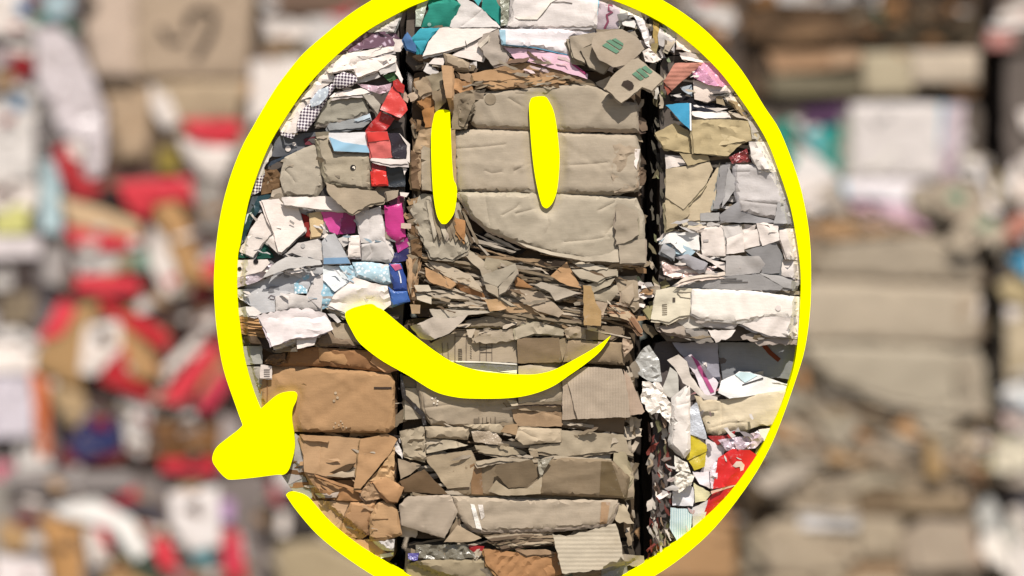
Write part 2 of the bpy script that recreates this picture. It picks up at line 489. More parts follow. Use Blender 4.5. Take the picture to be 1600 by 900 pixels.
A('blue_card', (205, 220, 232), 15, [(870, 845), (985, 800), (990, 830), (900, 860)], 'paper')
A('pink_tissue', (214, 180, 190), 15, [(890, 590), (1040, 610), (1140, 590), (1130, 640), (1050, 670), (930, 620)], 'film', w=4, L=9)
A('red_foil', (190, 32, 26), 19, [(1060, 790), (1160, 840), (1100, 920), (1060, 930), (950, 930), (1000, 860)], 'foil')
A('red_foil', (234, 72, 62), 27, [(1060, 780), (1120, 650), (1150, 605), (1240, 740), (1250, 780), (1200, 840)], 'foil', ty=.2, w=2)
A('red_foil', (206, 52, 46), 25, [(1150, 610), (1150, 580), (1180, 565), (1230, 610), (1222, 665), (1180, 650)], 'foil', w=3)
A('carton_flap', (208, 174, 152), 19, [(1200, 690), (1230, 650), (1260, 690), (1250, 730)])
frame(360, 180, 4.5)
A('paper_sheet', W, 15, [(345, 90), (390, 40), (490, 50), (480, 120), (420, 140), (350, 110)], 'paper')
A('patterned_strip', (228, 224, 230), 17, [(350, 108), (420, 136), (475, 122), (445, 172), (360, 142)], 'dots')
A('torn_paper', W2, 9, [(285, 190), (302, 220), (295, 290), (240, 370), (250, 410), (220, 430), (175, 440), (220, 300)], 'paper', j=2)
A('patterned_strip', (228, 224, 230), 11, [(175, 430), (250, 415), (230, 460), (215, 540), (140, 570), (150, 500)], 'dots')
A('grey_card', (112, 112, 116), 5, [(320, 150), (600, 120), (610, 200), (400, 290), (290, 290)], 'paper').disc('torn_edge', W, 408, 238, 20).disc('torn_edge', W, 450, 205, 13)  # dark grey colour stands in for a shaded area
A('dark_strip', (48, 56, 66), 8, [(600, 175), (640, 200), (380, 310), (265, 365), (290, 330), (400, 280)], 'gloss')  # triangular shadow painted as a dark wedge
A('maroon_scrap', (112, 50, 60), 10, [(520, 170), (600, 150), (600, 210), (530, 210)], 'paper')
A('carton', (190, 177, 157), 13, [(385, 300), (520, 230), (610, 200), (660, 470), (600, 575), (380, 560), (350, 450)], 'card', r=4, w=1.6).stroke('crease', (150, 136, 115), [(390, 390), (430, 430), (460, 475)], 1.2)
A('crushed_card', (124, 95, 66), 7, [(240, 380), (330, 380), (370, 440), (370, 500), (300, 540), (220, 560), (230, 450)], 'card', w=5, L=10)
A('carton_flap', KL, 11, [(290, 575), (300, 530), (380, 500), (380, 572)])
A('carton', (136, 125, 106), 13, [(600, 125), (700, 120), (705, 190), (620, 200)])
A('carton', (180, 166, 143), 19, [(610, 160), (700, 130), (730, 260), (990, 272), (1000, 360), (990, 500), (1010, 520), (900, 522), (680, 475), (640, 330)], 'card', r=7, w=1.4)\
    .disc('grommet', (50, 45, 42), 868, 372, 20).disc('grommet_eye', (236, 228, 214), 874, 374, 11).stroke('crease', (140, 126, 105), [(935, 320), (925, 420), (932, 500)], 1.2)
A('printed_label', (226, 226, 230), 23, [(700, 130), (960, 125), (990, 270), (735, 260), (698, 165)], 'gloss', w=.5).mark('blue_band', (165, 205, 228), [(703, 160), (800, 197), (985, 222), (988, 268), (737, 258)])
A('red_card', (232, 118, 112), 25, [(965, 125), (1110, 122), (1130, 200), (1145, 305), (1000, 310)], 'paper', w=.6).mark('red_band', (226, 70, 64), [(968, 128), (1108, 124), (1122, 180), (975, 195)])
A('black_card', (48, 36, 42), 22, [(1110, 130), (1200, 135), (1245, 220), (1240, 315), (1145, 305), (1130, 200)], 'gloss')
A('paper_scrap', W, 21, [(1190, 130), (1270, 210), (1265, 340), (1240, 320), (1245, 220)], 'paper')
A('card_rim', (214, 204, 198), 27, [(995, 308), (1245, 315), (1255, 345), (1130, 352), (1000, 326)], 'paper', ty=.6)
A('red_card', (172, 46, 42), 21, [(1000, 340), (1100, 345), (1100, 410), (1000, 410)], 'foil')
A('red_card', (236, 56, 46), 25, [(988, 405), (1020, 382), (1100, 400), (1115, 500), (1000, 505)], 'foil', r=3)
A('black_card', (42, 46, 50), 20, [(1100, 350), (1230, 360), (1232, 505), (1113, 508)], 'gloss')
A('paper_scrap', W, 22, [(1215, 370), (1248, 382), (1228, 425)], 'paper')
A('carton_flap', (178, 160, 136), 30, [(680, 475), (760, 515), (900, 520), (1030, 540), (1095, 590), (1085, 610), (975, 635), (870, 700), (840, 690), (700, 555)], 'card', ty=.15, w=2, j=1.5)
A('carton_flap', (182, 164, 142), 24, [(1095, 540), (1190, 530), (1180, 580), (1110, 610)])
A('grey_card', (96, 102, 108), 5, [(120, 570), (300, 560), (200, 700), (110, 700)], 'paper')
A('paper_scrap', (214, 229, 232), 8, [(100, 700), (160, 680), (110, 800), (70, 860)], 'paper')
A('dark_strip', (42, 72, 78), 10, [(200, 570), (290, 560), (160, 740), (95, 890), (75, 850), (120, 720)], 'gloss')
A('paper_sheet', W, 13, [(65, 960), (110, 880), (150, 800), (225, 690), (245, 710), (315, 820), (230, 900), (165, 1000)], 'paper')
A('paper_sheet', W, 17, [(225, 600), (345, 590), (380, 630), (480, 650), (535, 810), (370, 965), (345, 960), (310, 830)], 'paper', ty=.1, tx=-.1)
A('paper_strip', W, 22, [(370, 580), (720, 575), (840, 682), (640, 665), (390, 635)], 'paper', ty=.25)
A('magenta_card', (226, 82, 162), 14, [(640, 680), (800, 680), (790, 760), (760, 840), (700, 820), (660, 740)], 'gloss', w=1.5)
A('magenta_card', (168, 36, 112), 11, [(795, 680), (885, 700), (880, 830), (765, 838)], 'gloss')
A('maroon_scrap', (150, 50, 42), 10, [(500, 690), (560, 720), (575, 860), (540, 850)], 'paper')
A('orange_card', (226, 196, 150), 12, [(555, 690), (640, 680), (660, 760), (640, 850), (575, 860)], 'paper')
A('white_carton', (214, 208, 206), 17, [(880, 695), (1060, 640), (1090, 860), (1100, 900), (920, 895)], 'paper', r=3).stroke('crease', (170, 164, 162), [(970, 670), (980, 780), (975, 850)], 1)
A('magenta_card', (216, 62, 142), 20, [(1085, 640), (1210, 620), (1240, 860), (1170, 900), (1095, 830)], 'gloss', r=5)
A('maroon_scrap', (112, 32, 62), 15, [(1100, 590), (1220, 560), (1220, 620), (1140, 650)], 'gloss')
A('paper_scrap', W, 18, [(1195, 545), (1260, 550), (1240, 580), (1200, 570)], 'paper', w=3)
A('cream_tab', (222, 196, 176), 24, [(1205, 762), (1275, 765), (1275, 800), (1205, 796)])
frame(360, 360, 4.5)
A('green_card', (36, 86, 72), 6, [(50, 190), (70, 150), (165, 150), (250, 90), (310, 190), (200, 200)], 'paper')
A('paper_sheet', W, 15, [(255, 85), (310, 30), (390, 120), (350, 168)], 'paper')
A('paper_sheet', (216, 210, 206), 13, [(370, 180), (480, 90), (620, 60), (650, 100), (665, 210), (530, 195), (440, 160)], 'paper', w=2.5).disc('stain', (190, 185, 180), 515, 108, 16)
A('grey_card', (188, 187, 188), 16, [(690, 30), (740, 20), (850, 235), (660, 240), (650, 80)], 'paper').mark('blue_print', (128, 160, 190), [(663, 195), (828, 190), (848, 233), (661, 238)])
A('paper_scrap', W2, 15, [(760, 60), (830, 30), (830, 100), (800, 120)], 'paper')
A('paper_scrap', W, 16, [(840, 40), (915, 35), (920, 190), (830, 190)], 'paper', r=2).stroke('crease', (180, 172, 168), [(835, 105), (920, 108)], 1)
A('paper_sheet', (206, 200, 196), 17, [(925, 100), (980, 90), (1060, 55), (1100, 90), (1150, 190), (1130, 225), (930, 210)], 'paper', r=3, w=2).stroke('crease', (150, 146, 142), [(985, 100), (1000, 155), (960, 200)], 1)
A('paper_sheet', W2, 13, [(1060, -80), (1095, 0), (1150, 150), (1150, 190), (1080, 60), (960, 90), (920, 90)], 'paper')
A('magenta_card', (192, 62, 142), 16, [(1160, 90), (1250, 50), (1262, 110), (1180, 160)], 'gloss', w=2)
A('indigo_card', (52, 48, 98), 14, [(1150, 165), (1262, 100), (1255, 210), (1140, 228)], 'gloss')
A('white_card', W, 23, [(40, 210), (270, 205), (290, 230), (230, 290), (50, 335)], 'gloss', w=.6).disc('black_dot', (40, 36, 36), 190, 220, 18).disc('black_dot', (40, 36, 36), 68, 270, 14)
A('crumpled_film', (206, 191, 197), 18, [(40, 335), (220, 290), (290, 220), (310, 250), (280, 310), (180, 370), (50, 405)], 'film', w=4, L=10)
A('grey_sheet', (198, 193, 188), 25, [(300, 250), (400, 185), (520, 190), (640, 210), (655, 240), (420, 270), (300, 312), (240, 335)], 'paper', ty=.5, w=2)
A('grey_carton', (194, 194, 197), 9, [(100, 400), (280, 330), (480, 280), (670, 255), (675, 290), (600, 330), (540, 445), (430, 445), (200, 410)], 'paper', w=2)
A('blue_wrap', (166, 206, 221), 12, [(450, 370), (560, 300), (545, 445), (455, 445)], 'bubbles').stroke('crease', (50, 70, 90), [(480, 400), (525, 300)], 2.2)
A('white_carton', (214, 208, 206), 15, [(540, 465), (600, 330), (662, 305), (652, 470), (640, 550)], 'paper')
A('paper_curl', W, 22, [(370, 288), (500, 280), (515, 290), (440, 303)], 'paper', ty=.5)
A('grey_carton', (203, 203, 205), 11, [(45, 415), (200, 405), (440, 435), (320, 470), (320, 572), (220, 582), (50, 470)], 'paper').stroke('ink_mark', (110, 90, 95), [(270, 475), (290, 455), (320, 465), (310, 485), (280, 480)], .9).stroke('crease', (120, 120, 125), [(197, 405), (194, 440)], 1.2)
A('torn_paper', W, 14, [(50, 455), (92, 470), (97, 495), (70, 485)], 'paper')
A('white_carton', (216, 210, 206), 16, [(320, 467), (440, 440), (540, 460), (650, 470), (640, 562), (430, 545), (325, 572)], 'paper', r=2)
A('bubble_wrap', (170, 210, 226), 13, [(645, 420), (660, 350), (740, 430), (730, 480), (690, 540), (635, 560)], 'bubbles', w=2)
A('white_wrap', (222, 230, 236), 15, [(655, 250), (770, 250), (885, 320), (830, 370), (740, 432), (655, 350)], 'paper', w=2)
A('bubble_wrap', (182, 216, 231), 16, [(770, 250), (860, 245), (892, 330), (840, 345)], 'bubbles')
A('bubble_wrap', (192, 221, 233), 20, [(860, 225), (1000, 225), (1130, 250), (1145, 370), (1090, 385), (890, 328)], 'bubbles', r=5)
A('fanned_paper', W, 24, [(735, 455), (880, 330), (1000, 370), (1110, 390), (1135, 520), (1080, 560), (1000, 570), (840, 590), (700, 530)], 'paper', w=1.5, fold=(1.1, 16, 3.5))
A('paper_edge', KL, 18, [(670, 540), (740, 560), (840, 600), (830, 625), (700, 570)], 'paper', fold=(1.3, 5, 3))
A('blue_box', (62, 88, 162), 23, [(1120, 235), (1200, 232), (1240, 340), (1247, 420), (1160, 430), (1128, 340)], 'gloss', r=5).mark('pink_print', (206, 96, 136), [(1130, 240), (1195, 238), (1212, 270), (1165, 285)]).stroke('painted_highlight', (220, 225, 240), [(1188, 285), (1200, 330), (1205, 370)], 1.8)  # thin white stroke is a painted highlight; the pink is print
A('blue_box', (66, 106, 177), 25, [(1112, 392), (1160, 432), (1247, 425), (1267, 500), (1140, 542)], 'gloss', r=4)
A('paper_stack', KD, 17, [(300, 800), (470, 760), (480, 850), (330, 862), (290, 840)], 'paper', fold=(1.5, 4, 3))
A('paper_sheet', W, 30, [(475, 765), (620, 740), (600, 800), (482, 830)], 'paper', ty=.2)
A('cream_scrap', (222, 205, 180), 24, [(440, 830), (470, 815), (480, 850), (430, 850)], 'paper')
A('wavy_paper_stack', (230, 222, 224), 37, [(205, 592), (460, 548), (590, 555), (680, 580), (735, 690), (620, 740), (480, 752), (310, 812), (260, 690)], 'paper', w=2.2, fold=(1.35, 12, 2.2), ty=.12, j=1.6)
A('paper_stack', (208, 196, 180), 30, [(300, 790), (470, 752), (470, 785), (320, 838)], 'paper', fold=(1.4, 4, 3))
A('paper_sheet', (214, 208, 202), 24, [(40, 542), (170, 535), (230, 580), (190, 602), (50, 592)], 'paper', ty=.3)
for yy in (605, 628, 650, 672, 696):
    A('cardboard_edge', (198, 152, 102), 22 - (yy - 600) / 14, [(55, yy), (205, yy - 6), (262, yy + 18), (262, yy + 34), (130, yy + 20), (60, yy + 16)], 'card', ty=.5)
A('tube_of_card', (132, 112, 92), 21, [(610, 790), (640, 740), (700, 700), (745, 745), (860, 765), (890, 808), (640, 815)], 'card', r=5)
A('cardboard_flap', (168, 150, 127), 19, [(690, 640), (840, 660), (900, 720), (950, 800), (740, 750)], 'card')
A('paper_scrap', W2, 22, [(690, 585), (740, 588), (785, 640), (760, 652)], 'paper')
A('dark_shred', (74, 62, 52), 14, [(190, 760), (250, 740), (310, 810), (330, 880), (240, 830)], 'card', w=4)
A('dark_shred', (100, 82, 64), 16, [(100, 745), (190, 740), (230, 800), (150, 790)], 'card', w=4)
L1.clutter('paper_scrap', 370, 325, 625, 470, 24, [W, W2, (190, 188, 190), (150, 148, 150)], 42, 2, 8, 'paper', seed=3, under=True)
L1.clutter('cardboard_scrap', 380, 150, 630, 320, 20, [K, KD, (120, 112, 104), (90, 84, 80)], 44, 2, 7, seed=4, under=True)
L1.clutter('shred', 600, 150, 632, 500, 22, [(120, 60, 50), (90, 80, 75), K, (60, 50, 48), W2], 18, 6, 15, seed=5, wr=5)
L1.clutter('shred', 380, 505, 560, 548, 20, [K, KD, (90, 72, 56), KL], 26, 6, 14, seed=6, wr=4)

# ---------- left column, brown carton bale
L2 = Bale(500, 880)
L2.body(330, 545, 620, 878, (96, 74, 54), 2, wide=(0, 4))
frame(330, 540, 4.0909)
A = L2.add
A('grey_card', (172, 168, 158), 7, [(190, 0), (330, 0), (330, 112), (215, 125)])
A('grey_card', (176, 167, 154), 9, [(215, 130), (340, 130), (320, 420), (230, 300)], r=3).stroke('crease', (90, 80, 70), [(240, 158), (300, 150)], 1.2).stroke('crease', (90, 80, 70), [(250, 258), (310, 258)], 1.2)
A('carton_top', (160, 116, 78), 12, [(480, 90), (500, 20), (690, 8), (1050, 38), (1180, 150), (1100, 165), (750, 128), (400, 132), (350, 100)], 'card', ty=-.15, r=4)
A('carton_top', (192, 147, 102), 15, [(690, 12), (1030, 45), (1010, 115), (870, 122), (695, 95)], 'card', r=3)
A('carton_corner', (198, 150, 108), 21, [(1040, 62), (1185, 150), (1110, 167), (1020, 100)], 'card')
A('crushed_card', (120, 92, 66), 16, [(350, 100), (380, 60), (480, 45), (480, 90), (420, 110)], 'card', w=5, L=8)
c = A('carton', (178, 139, 99), 17, [(330, 122), (600, 135), (1150, 172), (1178, 230), (1178, 520), (1140, 552), (520, 548), (300, 530), (290, 330)], 'card', r=8, w=1.0)
c.stroke('black_tape', (66, 52, 42), [(1045, 267), (1100, 268), (1158, 267)], 3.2).stroke('flap_line', (140, 100, 66), [(360, 210), (364, 300), (360, 380)], 1.3).stroke('crease', (150, 108, 72), [(1120, 520), (1150, 420), (1155, 300)], 1.2)
for i, (gx, gy) in enumerate([(800, 490), (822, 503), (845, 492), (850, 512), (870, 520), (790, 515), (835, 478), (812, 330), (790, 350), (800, 300)]):
    c.disc('glue_spot', (204, 178, 146), gx, gy, 5 if i < 7 else 9, 'gloss')
lb = A('shipping_label', (226, 214, 206), 20, [(325, 118), (395, 130), (395, 207), (320, 205)], 'paper')
for k in range(4): lb.stroke('print_line', (120, 110, 105), [(345, 150 + k * 14), (382, 150 + k * 14)], .8)
A('grey_sheet', (184, 176, 172), 11, [(540, 560), (575, 590), (595, 740), (590, 845), (480, 895), (400, 850), (500, 700)], 'card')
A('carton', (192, 154, 115), 17, [(560, 570), (760, 575), (960, 590), (922, 832), (740, 830), (600, 800), (595, 700)], 'card', w=1.3).stroke('crease', (160, 122, 84), [(712, 615), (700, 720), (695, 810)], 1)
A('carton_strip', (196, 154, 112), 21, [(570, 565), (760, 575), (755, 612), (600, 600)])
A('torn_flap', (122, 96, 70), 21, [(735, 822), (840, 765), (930, 742), (890, 790), (820, 812)], ty=-.5)
A('torn_flap', (200, 178, 150), 19, [(740, 828), (925, 770), (918, 832), (850, 838)])
A('carton', (188, 147, 106), 21, [(960, 592), (1130, 558), (1190, 592), (1150, 680), (1060, 790), (960, 905), (918, 905)], 'card', w=2)
A('crushed_card', (206, 167, 122), 16, [(1150, 660), (1178, 640), (1172, 860), (1050, 875), (980, 890), (1100, 760)], 'card', w=4, L=9, fold=(1.5, 7, 3))
A('plastic_strip', (226, 222, 220), 12, [(1170, 620), (1190, 610), (1232, 690), (1225, 720), (1180, 670)], 'film', w=2)
frame(400, 700, 4.5)
A('grey_sheet', (168, 163, 153), 9, [(200, 240), (320, 190), (345, 200), (402, 335), (390, 355), (280, 315), (205, 300)])
A('carton', T, 14, [(340, 158), (420, 190), (410, 350), (395, 330), (365, 220)])
A('carton', (190, 147, 104), 15, [(425, 195), (590, 270), (590, 305), (410, 312)])
A('carton_edge', (204, 184, 166), 17, [(415, 318), (590, 302), (570, 340), (440, 352)], 'gloss', w=2)
A('carton', (182, 134, 90), 13, [(590, 268), (740, 300), (760, 368), (570, 362), (575, 330)])
A('carton_fold', (182, 136, 94), 22, [(415, 178), (750, 290), (742, 308), (600, 262), (430, 197)], ty=.5)
A('crushed_card', (192, 156, 120), 19, [(740, 300), (800, 240), (860, 260), (905, 340), (780, 367), (745, 330)], w=4, L=10)
A('carton_corner', (192, 147, 104), 24, [(820, 230), (920, 198), (1045, 270), (1000, 372), (940, 368), (870, 300)], r=3)
A('carton', (198, 162, 125), 12, [(400, 372), (660, 368), (610, 500), (585, 560), (440, 470)], w=2.5)
A('crushed_card', (202, 164, 128), 16, [(465, 440), (570, 430), (582, 520), (555, 545)], w=3, L=9)
A('carton', (192, 149, 108), 17, [(668, 378), (850, 368), (800, 520), (790, 600), (750, 638), (620, 612), (598, 560)], r=6, w=1.5)
A('carton', (196, 156, 114), 20, [(850, 380), (900, 363), (960, 375), (1000, 440), (1032, 602), (900, 646), (808, 632), (806, 480)], r=6, w=1.5).stroke('flap_line', (130, 96, 62), [(820, 492), (935, 490)], 1)
A('crumpled_paper', W2, 14, [(820, 650), (980, 632), (970, 720), (900, 715)], 'paper', w=5, L=8)
A('carton', (202, 157, 114), 12, [(690, 652), (800, 640), (900, 720), (880, 768), (790, 745)], r=3)
A('paper_scrap', W2, 12, [(870, 745), (970, 730), (965, 757), (880, 775)], 'paper')
L2.clutter('cardboard_scrap', 400, 560, 612, 870, 30, [T, TL, TD, (120, 88, 60)], 44, 3, 8, seed=8, under=True)
L2.layers('cardboard_edge', 400, 660, 615, 875, 22, [TD, T, (120, 88, 60)], 4, 11, 6, seed=2)

# ---------- left column, lowest bale (mostly outside the opening)
L3 = Bale(500, 1200)
L3.body(330, 884, 622, 1190, (90, 84, 80), 0, wide=(0, 5))
L3.clutter('paper_scrap', 400, 884, 620, 960, 22, [K, W2, KD, (110, 100, 95)], 44, 3, 12, 'paper', seed=9)

L1.clutter('paper_sliver', 380, 340, 620, 480, 34, [W, W2, (186, 182, 180), (150, 146, 146), (176, 196, 208)], 18, 15, 24, 'paper', seed=54, wr=2, asp=5, slope=20)
L1.clutter('card_sliver', 450, 150, 620, 320, 16, [K, KD, W2, (110, 104, 100)], 18, 14, 22, seed=55, wr=2, asp=5, slope=10)
L0.clutter('paper_sliver', 480, 60, 610, 120, 16, [W, W2, (150, 144, 144)], 22, 13, 19, 'paper', seed=56, wr=2, asp=7, slope=-12)
L2.clutter('card_sliver', 480, 690, 610, 860, 18, [TL, TD, T, KL], 18, 16, 24, seed=57, wr=2, asp=6, slope=20)

# ---------- centre column, top bale
C0 = Bale(820, 112)
C0.body(634, -75, 1004, 110, (110, 98, 88), 2, wide=(2, 12))
frame(620, 0, 4)
A = C0.add
A('film_wrap', (190, 196, 178), 9, [(150, -60), (215, -60), (150, 172), (118, 170), (118, 70)], 'film', w=3, L=9)
A('green_carton', (52, 152, 132), 12, [(190, -130), (345, -200), (345, 0), (390, 30), (330, 172), (150, 172), (200, 60)], 'card', r=3).disc('rubbed_spot', (150, 190, 175), 205, 158, 12)
A('white_carton', (217, 212, 210), 10, [(345, -60), (420, -20), (530, 60), (640, 174), (350, 180), (330, 170), (345, 120), (390, 30)], 'paper', w=1.4).stroke('crease', (165, 160, 158), [(400, 175), (470, 120), (545, 60)], 1)
A('teal_carton', (88, 186, 188), 9, [(400, -120), (600, -150), (510, 42)], 'card')
A('green_carton', (50, 156, 142), 11, [(530, 58), (560, -140), (650, -180), (652, 168)], 'card')
A('purple_print', (96, 66, 96), 12, [(410, -260), (700, -290), (690, -170), (420, -150)], 'card')
A('strap_tangle', (162, 162, 142), 15, [(650, -280), (712, -280), (700, 120), (688, 162), (650, 172)], 'film', w=5, L=7)
c = A('white_carton', (224, 218, 217), 16, [(715, -290), (1262, -290), (1250, 187), (720, 182), (680, 180), (710, 120)], 'paper', r=6, w=1.2)
c.mark('torn_edge', (240, 230, 222), [(738, 112), (850, 110), (885, 85), (960, 5), (1010, 0), (970, 20), (910, 90), (878, 128), (760, 126)], 'paper').stroke('tear_line', (120, 108, 100), [(760, 128), (876, 130), (912, 92), (965, 22), (1040, 20), (1095, 30)], .9)
c.stroke('tear_line', (90, 84, 80), [(830, -200), (880, -140), (900, -190), (960, -210)], 4)
A('blue_border', (162, 203, 222), 17, [(1262, -290), (1302, -290), (1242, 190), (1222, 187)], 'paper')
A('pink_panel', (208, 192, 198), 15, [(1300, -290), (1420, -290), (1402, 20), (1382, 192), (1240, 190)], 'paper', r=3).stroke('red_lettering', (152, 82, 104), [(1350, 40), (1325, 35), (1322, 70), (1345, 80), (1310, 100), (1318, 140), (1295, 185)], 3.4)
A('paper_fold', (222, 217, 204), 12, [(1400, -20), (1472, 60), (1440, 112), (1382, 190)], 'paper', w=3)
A('teal_carton', (66, 166, 182), 17, [(90, 250), (150, 182), (272, 180), (210, 250), (180, 300), (150, 352)], 'card', r=3).stroke('crease', (30, 90, 105), [(100, 262), (190, 258)], 1)
A('blue_carton', (92, 132, 182), 19, [(68, 208), (120, 280), (126, 332), (70, 312), (42, 250)], 'card')
A('white_flap', W, 19, [(270, 180), (630, 185), (440, 287), (428, 255), (428, 290), (300, 332), (163, 362), (200, 270)], 'paper', ty=.15)
A('white_flap', W, 16, [(345, 352), (440, 300), (580, 225), (530, 392), (430, 372)], 'paper')
A('torn_card', (197, 182, 167), 21, [(505, 290), (540, 220), (640, 188), (640, 280), (692, 350), (680, 400), (600, 418), (560, 370)], 'card', j=2)
A('torn_card', (218, 206, 190), 24, [(505, 290), (580, 225), (575, 262), (525, 310)], 'card')
A('paper_scrap', W, 19, [(195, 405), (240, 365), (300, 368), (292, 414)], 'paper')
A('rolled_card', (177, 157, 132), 27, [(290, 338), (330, 345), (455, 400), (452, 448), (380, 442), (310, 410)], 'card', r=5)
c = A('white_carton', (234, 228, 234), 21, [(650, 190), (1220, 190), (1262, 240), (1080, 240), (1100, 352), (1050, 342), (880, 302), (660, 292), (636, 220)], 'paper', r=4, w=1)
c.mark('blue_border', (176, 211, 226), [(640, 196), (680, 196), (682, 290), (655, 290)]).stroke('blue_line', (110, 162, 190), [(662, 290), (860, 305), (1080, 352)], 1.8)
A('pink_card', (232, 190, 206), 18, [(668, 300), (860, 315), (1085, 360), (1095, 400), (1190, 470), (1190, 502), (1130, 482), (960, 430), (740, 372)], 'gloss', w=2).stroke('magenta_edge', (170, 60, 110), [(1095, 405), (1180, 470)], 3)
A('cardboard_sheet', (178, 143, 108), 15, [(600, 440), (690, 370), (960, 430), (1180, 502), (950, 492), (640, 455)], 'card', w=2)
A('crumpled_paper', W2, 15, [(452, 400), (500, 390), (500, 440), (460, 450)], 'paper', w=4, L=7)
A('carton_flap', (182, 166, 144), 24, [(1056, 255), (1082, 250), (1110, 372), (1178, 405), (1100, 392)])
A('carton_flap', (184, 168, 147), 28, [(1075, 240), (1232, 213), (1255, 262), (1160, 312), (1172, 402), (1100, 370)])
A('carton_flap', (176, 161, 140), 30, [(1143, 320), (1222, 288), (1332, 420), (1285, 472), (1200, 432)])
c = A('handled_flap', (192, 174, 152), 40, [(1230, 220), (1400, 195), (1500, 250), (1542, 320), (1432, 422), (1345, 434), (1260, 390), (1208, 300)], 'card', ty=.1, tx=-.05, w=.8)
for q in ([(1278, 300), (1305, 282), (1385, 335), (1365, 350)], [(1303, 272), (1330, 262), (1405, 310), (1388, 326)], [(1338, 262), (1360, 254), (1410, 288), (1408, 302)]): c.mark('green_print', (112, 152, 124), q)
c = A('handled_flap', (202, 184, 160), 46, [(1460, 388), (1500, 376), (1656, 508), (1584, 584), (1524, 560), (1396, 656), (1294, 564), (1340, 488)], 'card', ty=.08, w=.8)
for q in ([(1462, 478), (1485, 462), (1535, 505), (1515, 518)], [(1488, 455), (1512, 440), (1568, 490), (1545, 502)], [(1520, 440), (1545, 425), (1590, 462), (1572, 478)]): c.mark('green_print', (112, 152, 124), q)
c.mark('hand_hole', (70, 58, 50), [(1395, 545), (1408, 522), (1435, 515), (1462, 528), (1474, 550), (1468, 568), (1446, 580), (1420, 562)])
A('carton_flap', (170, 152, 128), 25, [(1240, 190), (1400, 196), (1400, 240), (1262, 232)])
A('crumpled_paper', W, 22, [(1530, 330), (1570, 308), (1612, 345), (1650, 380), (1600, 400), (1550, 392)], 'paper', w=5, L=8)
A('torn_card', K, 18, [(1240, 520), (1330, 480), (1345, 500), (1290, 560), (1250, 540)])
C0.clutter('shred', 632, 90, 740, 112, 14, [K, KD, (110, 90, 70), W2], 22, 8, 16, seed=11, wr=4)
C0.clutter('paper_scrap', 975, 5, 1012, 80, 14, [W, W2, K, (150, 145, 140)], 24, 6, 14, 'paper', seed=12, wr=4)
C0.clutter('paper_scrap', 650, -60, 990, 100, 26, [W, W2, K, KD], 50, 3, 8, 'paper', seed=13, under=True)

# ---------- centre column, cardboard bale
C1 = Bale(820, 497)
C1.body(642, 112, 1002, 495, (98, 80, 62), 3, wide=(4, 12))
A = C1.add
A('crumpled_card', (186, 147, 107), 18, [(468, 465), (600, 438), (700, 450), (860, 485), (640, 512), (480, 512)], ty=.4, w=2)
A('crumpled_card', (198, 158, 116), 19, [(508, 520), (700, 500), (980, 480), (1085, 520), (900, 532), (700, 550), (590, 562)], ty=.5, w=2, j=1.8)
A('crumpled_card', (150, 132, 108), 16, [(900, 478), (1200, 500), (1260, 545), (1100, 530)], ty=.3, w=2)
c = A('slab', (186, 170, 148), 22, [(460, 770), (470, 640), (560, 572), (700, 562), (900, 532), (1180, 530), (1260, 552), (1420, 640), (1500, 650), (1510, 830), (1200, 822), (920, 818), (500, 800)], r=10, w=1.6)
c.disc('painted_round_shadow', (150, 134, 112), 585, 625, 36)  # round shadow painted onto the slab as a darker disc
c.stroke('crease', (150, 134, 112), [(740, 590), (900, 600), (980, 630)], 1).stroke('crease', (152, 136, 114), [(700, 620), (800, 680)], 1)
A('crushed_card', (164, 146, 122), 20, [(350, 600), (480, 565), (490, 640), (462, 700), (440, 812), (345, 812)], w=4, L=11)
A('crushed_card', (150, 134, 112), 23, [(380, 660), (470, 640), (480, 660), (420, 800), (390, 790)], w=4, L=9)
A('cardboard_spike', (200, 160, 120), 38, [(283, 420), (350, 428), (350, 560), (345, 690), (335, 712), (300, 560)], th=2)
for q, cc, dd in (([(180, 480), (290, 450), (280, 560), (220, 580)], (162, 147, 122), 20), ([(110, 520), (190, 490), (222, 580), (150, 612)], (192, 167, 137), 22),
    ([(68, 600), (160, 560), (152, 602), (90, 642)], (207, 182, 157), 18), ([(130, 640), (230, 582), (240, 662), (180, 692)], (178, 128, 82), 17),
    ([(220, 580), (300, 560), (312, 642), (250, 702)], (152, 132, 107), 24), ([(160, 700), (240, 662), (242, 792), (180, 802)], (188, 133, 82), 19),
    ([(350, 500), (470, 520), (482, 570), (400, 592), (350, 562)], (200, 152, 107), 21), ([(380, 458), (470, 470), (462, 522), (400, 500)], (170, 140, 110), 20),
    ([(225, 690), (300, 680), (330, 800), (240, 800)], (170, 132, 94), 16), ([(470, 580), (560, 560), (540, 640), (480, 630)], (170, 152, 130), 18)):
    A('cardboard_scrap', cc, dd, q, w=3, j=1.8)
frame(620, 180, 3.75)
c = A('slab', (188, 172, 150), 24, [(330, 95), (460, 82), (700, 90), (1240, 113), (1400, 118), (1422, 200), (1412, 440), (1280, 466), (500, 456), (350, 448), (335, 280)], r=11, w=1.6)
for ln in ([(350, 200), (500, 190), (640, 175)], [(520, 330), (560, 345), (620, 335)], [(690, 330), (770, 290), (800, 285)], [(1250, 400), (1255, 320), (1275, 210)], [(960, 300), (1150, 290), (1240, 280)]): c.stroke('crease', (146, 130, 108), ln, 1)
A('crushed_card', (180, 152, 120), 18, [(140, 90), (215, 70), (345, 85), (352, 450), (150, 445), (90, 330), (100, 200)], w=4, L=12)
A('crushed_card', (122, 96, 72), 21, [(85, 210), (150, 228), (140, 440), (90, 432)], w=4, L=9)
A('crushed_card', (178, 162, 140), 23, [(145, 180), (205, 200), (215, 450), (150, 440)], w=3, L=10)
